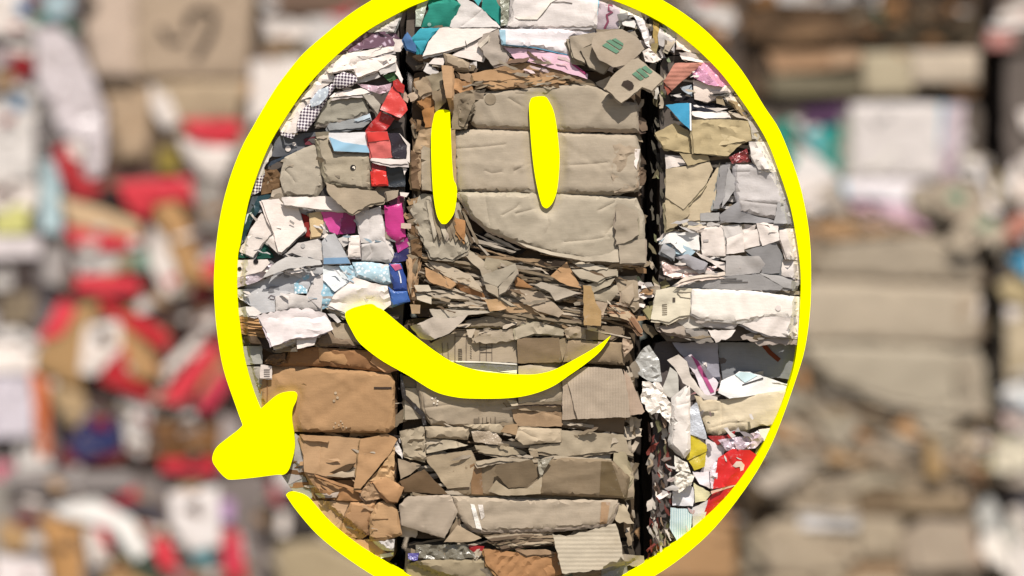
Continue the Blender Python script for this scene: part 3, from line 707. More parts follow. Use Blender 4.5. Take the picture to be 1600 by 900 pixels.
A('torn_flap', (182, 162, 138), 27, [(1262, 180), (1300, 170), (1400, 195), (1410, 300), (1400, 432), (1340, 450), (1270, 462), (1250, 300)], w=3, L=12, j=2)
A('torn_flap', (130, 108, 88), 22, [(1395, 300), (1440, 310), (1455, 390), (1410, 440)], w=4, L=8, j=2)
A('paper_scrap', W, 30, [(1390, 200), (1420, 205), (1400, 320), (1385, 300)], 'paper', w=2)
A('shredded_card', (178, 166, 146), 20, [(150, 462), (362, 458), (400, 640), (440, 725), (420, 800), (330, 845), (200, 832), (140, 700), (80, 560)], w=4, L=12, j=2.5)
A('shredded_card', (120, 92, 64), 16, [(75, 640), (140, 600), (152, 832), (90, 822)], w=4, L=9)
for i in range(9):
    x = 175 + i * 26; A('card_sliver', random.Random(i).choice([(192, 178, 156), (150, 134, 112), (120, 102, 82), (200, 186, 164)]), 24 + i % 3, [(x, 500 + i * 8), (x + 12, 500 + i * 8), (x + 60 + i * 5, 700 + i * 6), (x + 48 + i * 5, 730 + i * 4), (x + 18, 610)], tx=.4, w=2)
A('torn_card', (184, 134, 88), 28, [(340, 600), (402, 620), (404, 742), (350, 682)], w=3)
A('dark_hollow', (40, 33, 28), 10, [(390, 715), (540, 680), (760, 790), (730, 815), (480, 830), (400, 790)])  # near-black sheet paints the shade inside the opening
for q in ([(475, 760), (490, 762), (545, 818), (530, 824)], [(430, 715), (700, 800), (690, 808), (430, 735)], [(530, 690), (730, 790), (700, 794), (520, 702)], [(450, 690), (560, 740), (640, 772), (540, 748)]):
    A('card_sliver', (190, 176, 158), 19, q, w=1)
c = A('slab', (192, 178, 156), 28, [(362, 458), (700, 460), (1280, 476), (1400, 486), (1450, 600), (1452, 860), (1380, 880), (1080, 852), (760, 772), (540, 682), (440, 600)], r=8, w=1.5)
for ln in ([(620, 590), (700, 545), (720, 520)], [(700, 580), (830, 545), (880, 580)], [(880, 580), (890, 650), (870, 700)], [(980, 745), (1150, 730), (1240, 712)], [(1180, 560), (1280, 510)], [(520, 480), (530, 560), (545, 640)], [(1220, 700), (1270, 640), (1280, 540)]): c.stroke('crease', (150, 136, 114), ln, 1)
A('curled_edge', (206, 191, 168), 33, [(700, 742), (900, 800), (1090, 832), (1240, 812), (1295, 770), (1300, 862), (1100, 856), (900, 820), (760, 776)], ty=.35, w=2)
A('torn_flap', (184, 168, 146), 34, [(1290, 520), (1400, 560), (1412, 700), (1350, 740), (1280, 760), (1270, 640)], w=2.5, j=2)
A('cardboard_flap', (180, 165, 144), 32, [(1290, 750), (1450, 725), (1452, 868), (1300, 872)], w=1.5)
for i in range(9):
    yy = 500 + i * 40
    A('card_sliver', random.Random(i + 50).choice([K, KD, (110, 90, 68), (176, 142, 104)]), 15, [(60, yy), (130, yy - 20), (140, yy + 10), (75, yy + 30)], w=3)
frame(620, 380, 4)
C1.layers('card_edge', 642, 402, 1000, 498, 68, [K, K, KL, KD, (124, 104, 82), (170, 142, 110)], 8, 17, 9, th=1.8, bow=7, seed=4, under=False)
A('dark_hollow', (62, 50, 40), 12, [(740, 100), (1060, 100), (1090, 180), (960, 210), (870, 280), (750, 240)], w=3)  # dark sheet painting the shade deep among the flaps
A('cardboard_strip', (184, 168, 145), 25, [(380, 25), (480, 62), (562, 125), (602, 190), (645, 330), (745, 392), (715, 392), (560, 290), (520, 165), (440, 90)], w=2)
A('cardboard_flap', (172, 157, 132), 24, [(560, 90), (750, 125), (600, 192), (540, 150)])
A('cardboard_flap', (186, 173, 152), 29, [(538, 200), (742, 128), (750, 160), (632, 272), (545, 238)], w=1)
A('cardboard_flap', (196, 181, 159), 33, [(640, 272), (752, 158), (757, 190), (680, 302), (640, 322)])
A('torn_card', (200, 157, 114), 24, [(178, 150), (330, 218), (382, 250), (340, 286), (210, 242), (182, 205)], w=2)
for i, q in enumerate(([(190, 108), (300, 128), (462, 200), (540, 300), (300, 205)], [(250, 165), (450, 230), (535, 310), (420, 262)], [(110, 260), (200, 262), (220, 300), (130, 300)], [(240, 290), (350, 310), (460, 350), (340, 345), (250, 312)], [(215, 325), (340, 352), (330, 368), (230, 345)], [(120, 310), (220, 330), (220, 380), (130, 350)], [(310, 362), (460, 380), (440, 395), (325, 388)])):
    A('card_edge', [(190, 172, 148), (160, 140, 115), (200, 185, 162)][i % 3], 20 + i % 3 * 2, q, ty=.4)
A('torn_card', (172, 124, 84), 21, [(380, 250), (530, 300), (552, 362), (400, 292)], ty=-.3)
A('packing_tape', (208, 168, 122), 27, [(548, 350), (620, 348), (705, 382), (680, 412), (582, 427)], 'gloss')
A('cardboard_sheet', (202, 167, 128), 18, [(690, 368), (800, 372), (1025, 452), (890, 445), (680, 432)])
A('cardboard_sheet', (186, 166, 142), 22, [(690, 272), (900, 300), (1045, 432), (1010, 462), (880, 422), (690, 312)], fold=(1.9, 6, 2.5))
A('cardboard_flap', (197, 182, 162), 29, [(858, 262), (900, 240), (1152, 310), (990, 357), (955, 308)], w=1)
A('torn_card', (206, 162, 118), 23, [(958, 205), (1060, 118), (1152, 282), (1060, 264)], w=1)
A('torn_card', (182, 133, 88), 20, [(728, 200), (790, 230), (872, 287), (740, 267)])
A('cardboard_flap', (192, 177, 154), 27, [(1088, 165), (1372, 163), (1370, 200), (1302, 212), (1250, 242), (1140, 217)], ty=.2)
A('cardboard_flap', (208, 193, 170), 24, [(1088, 120), (1200, 122), (1325, 150), (1310, 168), (1200, 172), (1130, 150)], ty=.3, j=2)
A('cardboard_flap', (190, 176, 152), 24, [(1178, 262), (1362, 218), (1330, 262), (1222, 312)])
A('cardboard_flap', (182, 167, 143), 20, [(1222, 310), (1372, 260), (1402, 292), (1320, 372), (1230, 352)], r=2)
A('cardboard_flap', (174, 156, 132), 18, [(1360, 220), (1500, 200), (1512, 400), (1480, 432), (1400, 352)], r=3)
A('cardboard_flap', (196, 176, 151), 24, [(1398, 300), (1472, 248), (1482, 330), (1450, 382), (1400, 370)], r=2)
A('packing_tape', (188, 153, 104), 37, [(1160, 260), (1210, 268), (1240, 370), (1272, 422), (1270, 516), (1165, 510)], 'gloss', th=1, w=1)
A('cardboard_flap', (206, 183, 158), 30, [(1240, 360), (1316, 370), (1286, 462), (1230, 442)])
for i in range(5): A('curled_liner', [(178, 138, 108), (196, 172, 142), (150, 112, 84)][i % 3], 20 + i, [(1320, 385 + i * 14), (1420, 388 + i * 13), (1478, 450 + i * 8), (1532, 540 + i * 5), (1518, 565), (1450, 462 + i * 6), (1330, 396 + i * 14)], ty=.3)
A('curled_sheet', (206, 192, 172), 28, [(208, 410), (430, 418), (602, 430), (440, 447), (250, 482), (218, 440)], ty=.4)
A('curled_sheet', (192, 177, 160), 33, [(88, 520), (230, 460), (300, 472), (455, 440), (420, 482), (330, 562), (220, 606), (150, 592)], ty=.25, w=1.5)
for i in range(7): A('card_sliver', [TL, KD, (120, 90, 62)][i % 3], 18, [(75 + i * 8, 88 + i * 12), (100 + i * 9, 90), (98 + i * 5, 220), (92 + i * 3, 330 + i * 9), (76, 260)], w=3)
A('packing_tape', (200, 168, 130), 21, [(85, 380), (150, 385), (148, 440), (95, 440)], 'gloss')
C1.clutter('torn_edge', 990, 150, 1004, 410, 34, [K, KD, (120, 100, 82), (100, 84, 70)], 20, 4, 18, seed=44, wr=4, slope=80)
C1.clutter('torn_edge', 640, 120, 655, 400, 26, [K, KD, (120, 96, 72), T], 20, 4, 16, seed=45, wr=4, slope=80)
C1.clutter('paper_scrap', 985, 415, 1012, 500, 16, [W, W2, K, (190, 150, 110), (150, 160, 130)], 20, 8, 18, 'paper', seed=14, wr=5)
C1.clutter('cardboard_scrap', 650, 405, 1000, 500, 26, [K, KD, T, (130, 100, 74)], 34, 4, 9, seed=15, under=True)

# ---------- centre column, flattened-carton bale
C2 = Bale(820, 842)
C2.body(628, 498, 992, 840, (92, 76, 58), 0, wide=(2, 14))
A = C2.add
A('rolled_card', (166, 149, 126), 14, [(420, 530), (430, 482), (600, 452), (1000, 470), (1042, 520), (1000, 562), (740, 532)], r=5, w=2)
A('crumpled_card', (192, 177, 152), 20, [(738, 530), (820, 500), (880, 490), (1042, 540), (1042, 577), (860, 562), (740, 602)], w=3, L=12)
A('crumpled_card', (184, 164, 138), 19, [(1040, 540), (1100, 510), (1170, 530), (1172, 590), (1060, 590)], w=3, L=12)
c = A('printed_carton', (178, 160, 136), 15, [(180, 640), (320, 572), (400, 538), (740, 540), (760, 742), (340, 742), (290, 702)], w=1)
for x in (365, 435, 520, 560, 595): c.stroke('table_rule', (96, 84, 74), [(x, 545), (x, 735)], .9)
for x in (285, 320): c.stroke('table_rule', (110, 96, 84), [(x, 620), (x + 5, 730)], .9)
for y in (545, 580, 620, 650, 680): c.stroke('table_rule', (96, 84, 74), [(520, y), (595, y)], .8)
for y in (545, 580): c.stroke('table_rule', (96, 84, 74), [(365, y), (435, y)], .8)
for i in range(7): c.stroke('print_line', (104, 92, 80), [(385, 660 + i * 11), (410, 660 + i * 11)], .9)
for i in range(6): c.stroke('print_line', (120, 106, 92), [(460, 640 + i * 14), (468, 648 + i * 14)], .8)
A('torn_card', (192, 174, 150), 20, [(480, 600), (600, 545), (738, 535), (742, 602), (600, 622), (500, 622)], fold=(1.5, 6, 2), j=2)
A('torn_card', (206, 188, 164), 22, [(436, 538), (492, 533), (470, 590), (450, 586)])
A('carton', (142, 120, 94), 17, [(750, 592), (1012, 590), (1032, 742), (758, 747)], ty=-.1)
A('carton', (160, 140, 112), 16, [(1010, 602), (1052, 590), (1072, 640), (1030, 742)])
A('carton', (162, 140, 112), 19, [(1068, 600), (1422, 622), (1442, 690), (1420, 762), (1038, 742)], r=5, w=1.5)
A('carton', (134, 116, 95), 15, [(1170, 515), (1412, 518), (1412, 562), (1340, 602), (1170, 606)])
A('crushed_card', (187, 162, 137), 19, [(1410, 590), (1460, 605), (1475, 650), (1420, 712)], w=4, L=8, j=2)
frame(600, 560, 3.8095)
A('plastic_film', (126, 121, 116), 18, [(395, 15), (795, 28), (792, 112), (430, 108), (440, 42)], 'film', w=2).mark('painted_film_highlight', (232, 230, 232), [(450, 50), (700, 84), (790, 90), (788, 110), (440, 106)], 'gloss').stroke('white_edge', (226, 222, 220), [(400, 16), (600, 20), (790, 33)], 2.2).mark('white_edge', (226, 222, 220), [(690, 76), (790, 66), (790, 87)])  # white highlight on the film is painted as a mark
c = A('slab', (184, 166, 142), 18, [(205, 120), (300, 60), (790, 50), (800, 280), (795, 392), (480, 404), (290, 385), (240, 322), (222, 200)], r=6, w=2)
for i, x in enumerate((565, 588, 612, 636, 662)): c.stroke('print_line', (105, 92, 78), [(x, 345 + i % 2 * 5), (x + 1, 415)], .9)
c.mark('print_block', (130, 116, 98), [(535, 355), (570, 355), (570, 385), (537, 385)]).stroke('crease', (140, 122, 98), [(250, 290), (400, 270), (600, 272), (740, 265)], 1).stroke('crease', (150, 132, 108), [(232, 130), (238, 290)], 1)
for gx, gy in ((290, 235), (310, 230), (322, 250), (300, 262), (318, 268)): c.disc('glue_spot', (226, 214, 196), gx, gy, 6, 'gloss')
A('cardboard_flap', (184, 168, 142), 13, [(120, 175), (232, 172), (232, 312), (200, 302), (130, 222)], w=2)
A('cardboard_flap', (196, 180, 155), 14, [(125, 240), (200, 308), (238, 352), (130, 362)], w=2)
A('cardboard_flap', (150, 134, 112), 10, [(105, 100), (205, 115), (200, 172), (120, 172)])
A('strap', (52, 44, 38), 20, [(98, 90), (112, 90), (135, 215), (245, 325), (256, 392), (236, 392), (225, 342), (112, 232)], 'gloss', th=2)
A('slab', (190, 172, 147), 18, [(800, 45), (870, 36), (1055, 58), (1062, 252), (800, 272)], w=1.5, r=3)
A('crumpled_card', (204, 186, 160), 24, [(730, 240), (790, 250), (800, 275), (760, 280)], w=3)
A('carton', (184, 160, 130), 16, [(800, 280), (1052, 270), (1055, 325), (960, 318), (800, 300)], w=1.5)
c = A('carton', (174, 144, 112), 15, [(760, 300), (800, 298), (1052, 325), (1056, 402), (800, 402), (770, 352)], w=2)
c.stroke('crease', (92, 76, 60), [(800, 300), (950, 318), (1050, 342)], 1.5)
A('strap', (120, 104, 84), 22, [(790, 262), (1050, 252), (1054, 270), (900, 270), (790, 276)], ty=.4)
A('corrugated_panel', (190, 170, 148), 21, [(1058, 130), (1085, 110), (1110, 115), (1150, 357), (1060, 362)], 'corrv')
A('corrugated_panel', (194, 175, 153), 27, [(1085, 112), (1190, 48), (1412, 60), (1432, 110), (1462, 342), (1150, 357)], 'corrv', w=1)
A('corrugated_panel', (188, 163, 141), 22, [(1422, 62), (1462, 110), (1548, 312), (1530, 327), (1462, 334), (1436, 150)], 'corrv')
A('carton', (124, 104, 82), 12, [(1052, 355), (1432, 350), (1422, 440), (1050, 405)])
A('crushed_card', (187, 170, 144), 16, [(95, 430), (240, 398), (252, 602), (125, 572)], w=4, L=12, fold=(1.45, 9, 3))
A('cardboard_roll', (182, 164, 138), 23, [(245, 400), (522, 405), (500, 482), (380, 472), (255, 466)], r=6)
A('cardboard_sheet', (188, 172, 147), 18, [(250, 470), (392, 480), (502, 512), (258, 560)], fold=(1.5, 8, 3))
A('cardboard_roll', (198, 180, 152), 23, [(478, 392), (692, 385), (722, 430), (690, 442), (530, 412)], r=3)
A('carton_corner', (174, 144, 110), 24, [(728, 390), (796, 385), (792, 452), (700, 432)])
A('packing_tape', (188, 168, 143), 20, [(520, 430), (650, 425), (702, 480), (690, 512), (540, 492)], 'film', w=3)
A('torn_card', (198, 178, 150), 26, [(800, 405), (1050, 415), (1050, 492), (830, 507), (780, 472)], r=3, w=2).stroke('crease', (90, 74, 58), [(820, 425), (870, 455), (920, 470)], 1.4)
A('cardboard_sheet', (187, 170, 144), 17, [(860, 540), (870, 515), (1050, 500), (1050, 425), (1420, 452), (1482, 582), (1370, 547), (1080, 577)], w=1.5)
A('cardboard_sheet', (176, 159, 133), 18, [(540, 512), (750, 520), (852, 560), (720, 577), (560, 552)], fold=(.2, 12, 2))
A('cardboard_sheet', (180, 160, 132), 17, [(250, 575), (520, 542), (545, 600), (510, 760), (380, 770), (260, 612)], w=1.5)
A('cardboard_flap', (188, 172, 140), 18, [(1365, 560), (1432, 555), (1482, 702), (1450, 762), (1360, 600)], w=2, j=2)
A('torn_card', (182, 162, 135), 19, [(860, 540), (910, 535), (920, 580), (880, 585)], w=3)
frame(600, 700, 3.8095)
A('cardboard_flap', (172, 152, 127), 14, [(85, 60), (222, 98), (160, 150), (100, 182)])
A('cardboard_flap', (128, 103, 76), 16, [(95, 195), (242, 120), (382, 272), (125, 258)], ty=-.2)
c = A('slab', (152, 132, 106), 21, [(378, 130), (540, 72), (680, 62), (930, 72), (1000, 47), (1352, 66), (1452, 162), (1432, 292), (940, 272), (560, 282), (380, 272)], r=5, w=1.5, ty=-.25)  # shade of the downturned face is partly in this darker brown
c.mark('tape_band', (150, 115, 80), [(512, 85), (580, 90), (590, 272), (522, 270)], 'gloss').mark('tape_band', (120, 100, 70), [(1290, 70), (1350, 75), (1420, 280), (1280, 270)], 'gloss')
A('carton_rim', (196, 178, 152), 24, [(545, 75), (690, 52), (930, 62), (1005, 40), (1350, 60), (1350, 72), (1000, 58), (900, 82), (690, 68), (560, 95)], ty=.6)
A('torn_card', (146, 126, 100), 27, [(665, 92), (880, 62), (922, 150), (852, 226), (740, 232), (658, 132)], ty=-.3)
A('torn_card', (190, 170, 140), 26, [(620, 252), (668, 186), (742, 237), (850, 232), (942, 160), (932, 267), (700, 277)], 'gloss', w=1.5)
A('film_scrap', (170, 160, 140), 29, [(915, 60), (1000, 50), (960, 110), (930, 170), (915, 120)], 'film', w=4, L=7)
A('cardboard_flap', (184, 164, 138), 17, [(1440, 170), (1482, 130), (1482, 282), (1430, 297)], w=2)
A('cardboard_flap', (192, 174, 153), 24, [(100, 330), (150, 280), (400, 275), (442, 372), (362, 532), (105, 452)], r=3, w=1.2)
c = A('slab', (194, 176, 153), 24, [(410, 285), (500, 287), (900, 300), (1392, 302), (1362, 402), (1332, 442), (1050, 472), (600, 492), (520, 482), (438, 392)], r=5, w=1.3)
c.mark('painted_tape_shine', (236, 230, 224), [(515, 325), (540, 330), (570, 430), (585, 480), (550, 470)], 'film').mark('painted_tape_shine', (226, 218, 210), [(560, 330), (590, 330), (600, 400), (580, 420)], 'film').mark('tape_band', (186, 150, 114), [(1290, 312), (1342, 312), (1322, 440), (1280, 450)], 'gloss')  # pale marks paint the shine of the tape
A('cardboard_flap', (198, 180, 152), 19, [(1388, 310), (1440, 350), (1486, 442), (1380, 432), (1368, 392)], w=2, j=2)
A('cardboard_flap', (184, 162, 134), 20, [(440, 450), (582, 530), (500, 552), (358, 552)], w=2)
A('cardboard_flap', (130, 112, 90), 19, [(400, 470), (440, 400), (440, 450), (380, 540)], w=1)
for i in range(9): A('card_edge', [(150, 130, 106), (190, 170, 144), (110, 92, 74)][i % 3], 17 + i % 4, [(590 + i * 12, 515 + i * 8), (800, 492 + i * 9), (1000 + i * 3, 490 + i * 8), (1010, 502 + i * 8), (820, 506 + i * 9), (620 + i * 10, 530 + i * 8)], w=3, ty=.4)
A('corrugated_fan', (207, 192, 168), 36, [(1000, 500), (1080, 512), (1372, 440), (1402, 540), (1432, 692), (1060, 727)], 'corrh', ty=.12, tx=-.05, w=1, j=1.5, th=2)
C2.clutter('cardboard_scrap', 632, 520, 985, 840, 40, [K, KD, KL, (130, 108, 84)], 46, 3, 9, seed=17, under=True)
C2.layers('cardboard_edge', 632, 600, 988, 842, 30, [K, KD, (120, 100, 78), KL], 4, 12, -1, seed=6)
C2.clutter('torn_edge', 978, 560, 992, 840, 26, [K, KD, KL, (110, 92, 74)], 20, 2, 16, seed=46, wr=4, slope=80)
C2.clutter('torn_edge', 612, 560, 632, 840, 12, [W2, KD, (60, 52, 48), K], 16, 4, 12, seed=18, wr=4)

# ---------- centre column, lowest bale
C3 = Bale(820, 1180)
C3.body(632, 846, 992, 1180, (84, 74, 62), 0, wide=(2, 14))
A = C3.add
A('film_scrap', (138, 130, 112), 12, [(190, 570), (480, 568), (565, 640), (400, 665), (190, 645)], 'film', w=5, L=9)
A('red_scrap', (170, 32, 36), 13, [(510, 572), (600, 580), (582, 630), (500, 600)], 'foil', w=2)
A('slab', (166, 149, 120), 16, [(140, 690), (200, 665), (600, 650), (690, 762), (720, 900), (140, 900)], r=7, w=3, fold=(1.5, 16, 2))
A('brown_paper', (176, 130, 88), 19, [(590, 590), (850, 622), (960, 642), (1050, 600), (1058, 742), (950, 762), (700, 770), (610, 682)], 'paper', w=3, L=14, fold=(1.0, 14, 2.5))
A('cardboard_edge', (182, 150, 118), 20, [(780, 598), (960, 595), (1040, 620), (850, 632)], w=2)
A('purple_scrap', (92, 82, 152), 14, [(145, 620), (212, 618), (202, 662), (140, 668)], 'film', w=4)
A('cardboard_sheet', (152, 132, 107), 14, [(950, 745), (1300, 720), (1320, 900), (900, 900)], w=3)
A('grey_film', (152, 148, 144), 12, [(1290, 700), (1440, 680), (1460, 800), (1300, 800)], 'film', w=4)
C3.clutter('scrap', 640, 850, 985, 950, 34, [K, KD, (110, 90, 70), (110, 112, 92), T], 40, 3, 12, seed=19, under=True)

C2.clutter('torn_edge', 700, 480 + 20, 960, 520, 16, [K, KD, KL], 20, 14, 20, seed=51, wr=3, asp=4)
C1.clutter('card_sliver', 650, 410, 995, 495, 46, [K, KL, KD, (120, 98, 76), TL], 26, 16, 30, seed=52, wr=2, asp=7, slope=12)
C2.clutter('card_sliver', 640, 660, 980, 720, 22, [K, KD, KL], 24, 18, 24, seed=53, wr=2, asp=7)

C0.clutter('card_sliver', 790, 88, 910, 122, 16, [K, KD, (222, 200, 200), (120, 96, 80)], 26, 16, 24, seed=81, wr=2, asp=6, slope=12)
C1.clutter('card_sliver', 740, 112, 900, 140, 16, [K, KD, (150, 122, 94)], 28, 18, 25, seed=82, wr=3, asp=6, slope=4)

# ---------- right column, top bale
R0 = Bale(1170, 88)
R0.body(1040, -148, 1400, 86, (120, 108, 100), 0, wide=(22, 0))
frame(980, 0, 4.5)
A = R0.add
A('twisted_paper', (222, 217, 217), 14, [(15, 60), (90, 75), (130, 200), (162, 362), (130, 330), (60, 150)], 'paper', w=3, fold=(0, 5, 3))
A('cream_strip', (192, 162, 96), 12, [(180, 150), (222, 170), (212, 332), (178, 300)], w=3)
A('paper_sheet', (206, 200, 196), 11, [(210, 255), (230, 190), (345, 235), (322, 362), (218, 322)], 'paper', w=2)
A('paper_sheet', (233, 217, 206), 16, [(345, 240), (400, 200), (700, 200), (700, 372), (500, 378), (338, 352)], 'paper', r=3).stroke('crease', (180, 164, 152), [(352, 345), (380, 280)], 1)
R0.clutter('shred', 1008, 20, 1050, 100, 26, [W2, K, (190, 170, 120), (130, 140, 110), (90, 84, 80)], 18, 4, 14, seed=21, wr=5, slope=80)
R0.clutter('paper_scrap', 1050, -60, 1380, 84, 20, [W, W2, (205, 180, 170), (140, 120, 110)], 50, 3, 9, 'paper', seed=22, under=True)
# ---------- right column, middle bale
R1 = Bale(1170, 535)
R1.body(1030, 88, 1400, 533, (112, 102, 94), 2, wide=(14, 0))
A = R1.add
A('paper_sheet', (192, 177, 167), 13, [(360, 370), (535, 380), (700, 372), (700, 430), (380, 412)], 'paper')
A('paper_rim', W, 17, [(365, 398), (560, 430), (700, 425), (700, 450), (540, 447), (380, 426)], 'paper', ty=.4)
A('salmon_carton', (217, 148, 128), 22, [(248, 580), (330, 450), (532, 448), (400, 562), (310, 642)], 'corrh', r=2)
A('salmon_carton', (162, 88, 72), 18, [(248, 590), (312, 642), (278, 675)])  # carton's side face, its shade put into a darker salmon
A('pink_film', (237, 167, 197), 20, [(448, 500), (540, 438), (600, 450), (900, 560), (660, 617), (560, 602), (460, 552)], 'film', w=5, L=9)
A('cream_paper', (232, 217, 207), 16, [(458, 572), (700, 600), (900, 600), (900, 660), (640, 682), (560, 722), (468, 702)], 'paper', w=2)
A('grey_strip', (132, 122, 117), 20, [(578, 650), (900, 640), (740, 664), (600, 667)])
A('torn_card', (172, 152, 122), 19, [(618, 690), (660, 668), (682, 752), (620, 732)])
A('cream_paper', (228, 214, 196), 15, [(670, 680), (900, 680), (900, 860), (840, 780), (700, 720)], 'paper', w=3)
A('torn_card', (168, 143, 108), 20, [(700, 708), (792, 720), (835, 832), (800, 824)], r=2)
A('striped_scrap', (192, 202, 212), 14, [(368, 620), (452, 600), (452, 682), (400, 652)], 'gloss')
A('dark_hollow', (42, 37, 40), 10, [(290, 650), (462, 690), (740, 760), (500, 742), (300, 712)])  # shade of a hollow, painted as a dark sheet
A('blue_card', (72, 167, 207), 26, [(262, 745), (434, 733), (437, 925), (380, 872), (300, 782)], 'gloss', w=.8).stroke('white_edge', (240, 240, 242), [(436, 735), (438, 925)], 2.4)
A('paper_edge', W, 20, [(448, 790), (700, 798), (722, 832), (540, 842), (450, 815)], 'paper', w=2, ty=.4)
A('paper_edge', W, 19, [(540, 762), (700, 768), (622, 792)], 'paper')
A('dark_hollow', (50, 50, 60), 14, [(446, 738), (720, 768), (540, 795), (450, 785)])  # dark sheet paints the shade between the paper edges
A('paper_edge', KL, 18, [(700, 790), (800, 810), (860, 850), (760, 830)], 'paper', ty=.3)
frame(980, 180, 4.5)
A('kraft_carton', (187, 167, 127), 17, [(188, 130), (330, 60), (450, 130), (462, 272), (250, 242)], 'card', w=3.5, L=13)
A('kraft_carton', (192, 172, 132), 18, [(445, 40), (620, 35), (800, 40), (1400, 100), (1300, 190), (850, 188), (800, 202), (700, 292), (460, 272)], 'card', w=3.5, L=16)
A('kraft_fold', (206, 186, 146), 22, [(450, 140), (640, 130), (830, 185), (640, 220), (460, 200)], 'card', w=2, ty=.25)
A('pale_card', (197, 187, 172), 20, [(845, 40), (1300, 60), (1300, 190), (870, 172)], 'card', w=2)
A('red_film', (152, 62, 62), 16, [(708, 302), (832, 238), (862, 332), (730, 344)], 'film', w=5, L=7)
A('white_bag', (229, 223, 219), 24, [(843, 190), (980, 188), (1300, 200), (1300, 372), (910, 387), (858, 292)], 'paper', w=4, L=14)
A('paper_sheet', W, 12, [(262, 280), (372, 290), (417, 352), (268, 382)], 'paper')
A('kraft_fold', (190, 170, 132), 20, [(360, 270), (560, 290), (575, 322), (420, 360)], 'card', w=2)
A('kraft_panel', (212, 192, 160), 13, [(265, 560), (560, 480), (650, 330), (605, 662), (520, 742), (370, 742), (285, 805), (258, 700)], 'card', w=1.4)
A('kraft_panel', (214, 194, 162), 18, [(265, 380), (420, 362), (572, 328), (598, 385), (540, 500), (390, 662), (265, 580)], 'card', w=1.6)
A('kraft_panel', (206, 186, 152), 16, [(372, 662), (432, 650), (434, 690), (330, 792), (268, 812), (264, 600)], 'card', w=2, j=2)
A('grey_board', (168, 163, 161), 18, [(648, 362), (722, 345), (700, 480), (642, 662), (598, 662), (625, 500)], 'card', j=2)
A('grey_board', (192, 188, 186), 17, [(705, 365), (752, 450), (752, 530), (660, 652), (690, 450)], 'card')
A('grey_board', (200, 194, 192), 19, [(750, 350), (890, 350), (1050, 372), (1400, 380), (1400, 742), (1030, 732), (780, 682), (752, 500)], 'card', r=5, w=1.2).stroke('crease', (150, 146, 146), [(765, 600), (900, 618), (1050, 632)], 1.2).stroke('crease', (160, 156, 156), [(765, 405), (850, 402)], 1)
A('grey_board', (176, 172, 172), 17, [(640, 702), (780, 600), (785, 682), (900, 712), (1030, 742), (1400, 750), (1400, 765), (650, 755)], 'card', ty=-.1)
A('grey_board', (186, 182, 180), 24, [(1050, 618), (1400, 618), (1400, 762), (1018, 764)], 'card')
A('grey_board', (178, 173, 168), 17, [(508, 690), (642, 685), (642, 745), (508, 745)], 'card')
A('cream_paper', (226, 214, 190), 12, [(370, 745), (520, 742), (520, 805), (400, 800)], 'paper')
frame(980, 360, 4.5)
A('blue_edge', (187, 211, 223), 14, [(232, 70), (290, 45), (475, 150), (440, 182), (330, 165)], 'paper', w=2)
A('paper_sheet', (227, 227, 227), 15, [(228, 100), (290, 20), (500, 8), (505, 142), (430, 132), (380, 162), (300, 90)], 'paper')
A('paper_sheet', W, 18, [(510, -10), (660, -35), (692, 182), (520, 182)], 'paper', r=2).mark('grey_print', (196, 188, 184), [(528, 66), (565, 64), (566, 80), (530, 82)])
A('paper_sheet', W, 21, [(690, 60), (802, 18), (815, 152), (690, 168)], 'paper')
A('paper_sheet', W, 17, [(800, 30), (920, -12), (942, 102), (810, 137)], 'paper')
A('paper_sheet', W, 20, [(900, -50), (1050, -42), (1062, 72), (940, 112)], 'paper')
A('paper_sheet', W, 22, [(1060, 0), (1380, -40), (1380, 190), (1110, 192), (1060, 60)], 'paper', r=2)
A('paper_sheet', W2, 15, [(660, -30), (780, -40), (800, 20), (690, 60)], 'paper')
A('cream_paper', (228, 216, 202), 14, [(380, -10), (600, -42), (510, 22)], 'paper')
A('grey_tube', (168, 163, 165), 22, [(330, 190), (420, 165), (562, 232), (540, 292), (500, 307)], 'paper', r=4)
A('grey_tube', (174, 172, 172), 18, [(228, 150), (250, 90), (332, 140), (320, 202)], 'paper', w=3)
A('pinkish_film', (222, 192, 182), 12, [(238, 220), (340, 250), (560, 255), (642, 250), (560, 302), (340, 342), (250, 312)], 'film', w=4, L=8)
A('paper_strip', W, 19, [(475, 150), (600, 210), (680, 230), (692, 292), (620, 252), (500, 182)], 'paper')
A('paper_sheet', (222, 214, 210), 13, [(1075, 200), (1380, 200), (1380, 382), (1060, 312)], 'paper', w=4)
A('grey_box', (154, 150, 148), 19, [(820, 140), (1040, 88), (1082, 190), (1062, 302), (930, 302), (950, 230), (880, 190)], 'card', w=1)
A('grey_box', (192, 185, 180), 22, [(688, 180), (920, 180), (960, 235), (920, 300), (678, 322)], 'card', ty=-.1, w=1.2)
c = A('grey_carton', (181, 176, 173), 21, [(310, 392), (420, 332), (920, 308), (1085, 402), (1062, 422), (640, 417)], 'card', ty=-.1, w=1)
for k in range(3): c.stroke('print_line', (130, 124, 120), [(650, 340 + k * 12), (760 + k * 40, 338 + k * 12)], 1)
c.mark('print_triangle', (140, 134, 130), [(465, 350), (530, 345), (495, 365)])
A('grey_carton', (188, 183, 179), 25, [(918, 300), (1060, 320), (1210, 370), (1190, 412), (1090, 402)], 'card')
A('paper_rim', (226, 212, 198), 25, [(318, 382), (400, 330), (700, 290), (720, 310), (440, 342)], 'paper', ty=.4)
A('white_panel', (234, 228, 222), 26, [(448, 410), (900, 425), (1100, 455), (1400, 490), (1400, 607), (950, 612), (800, 642), (520, 622), (440, 582)], 'paper', r=4, w=1).disc('faint_stamp', (222, 212, 208), 1050, 545, 20)
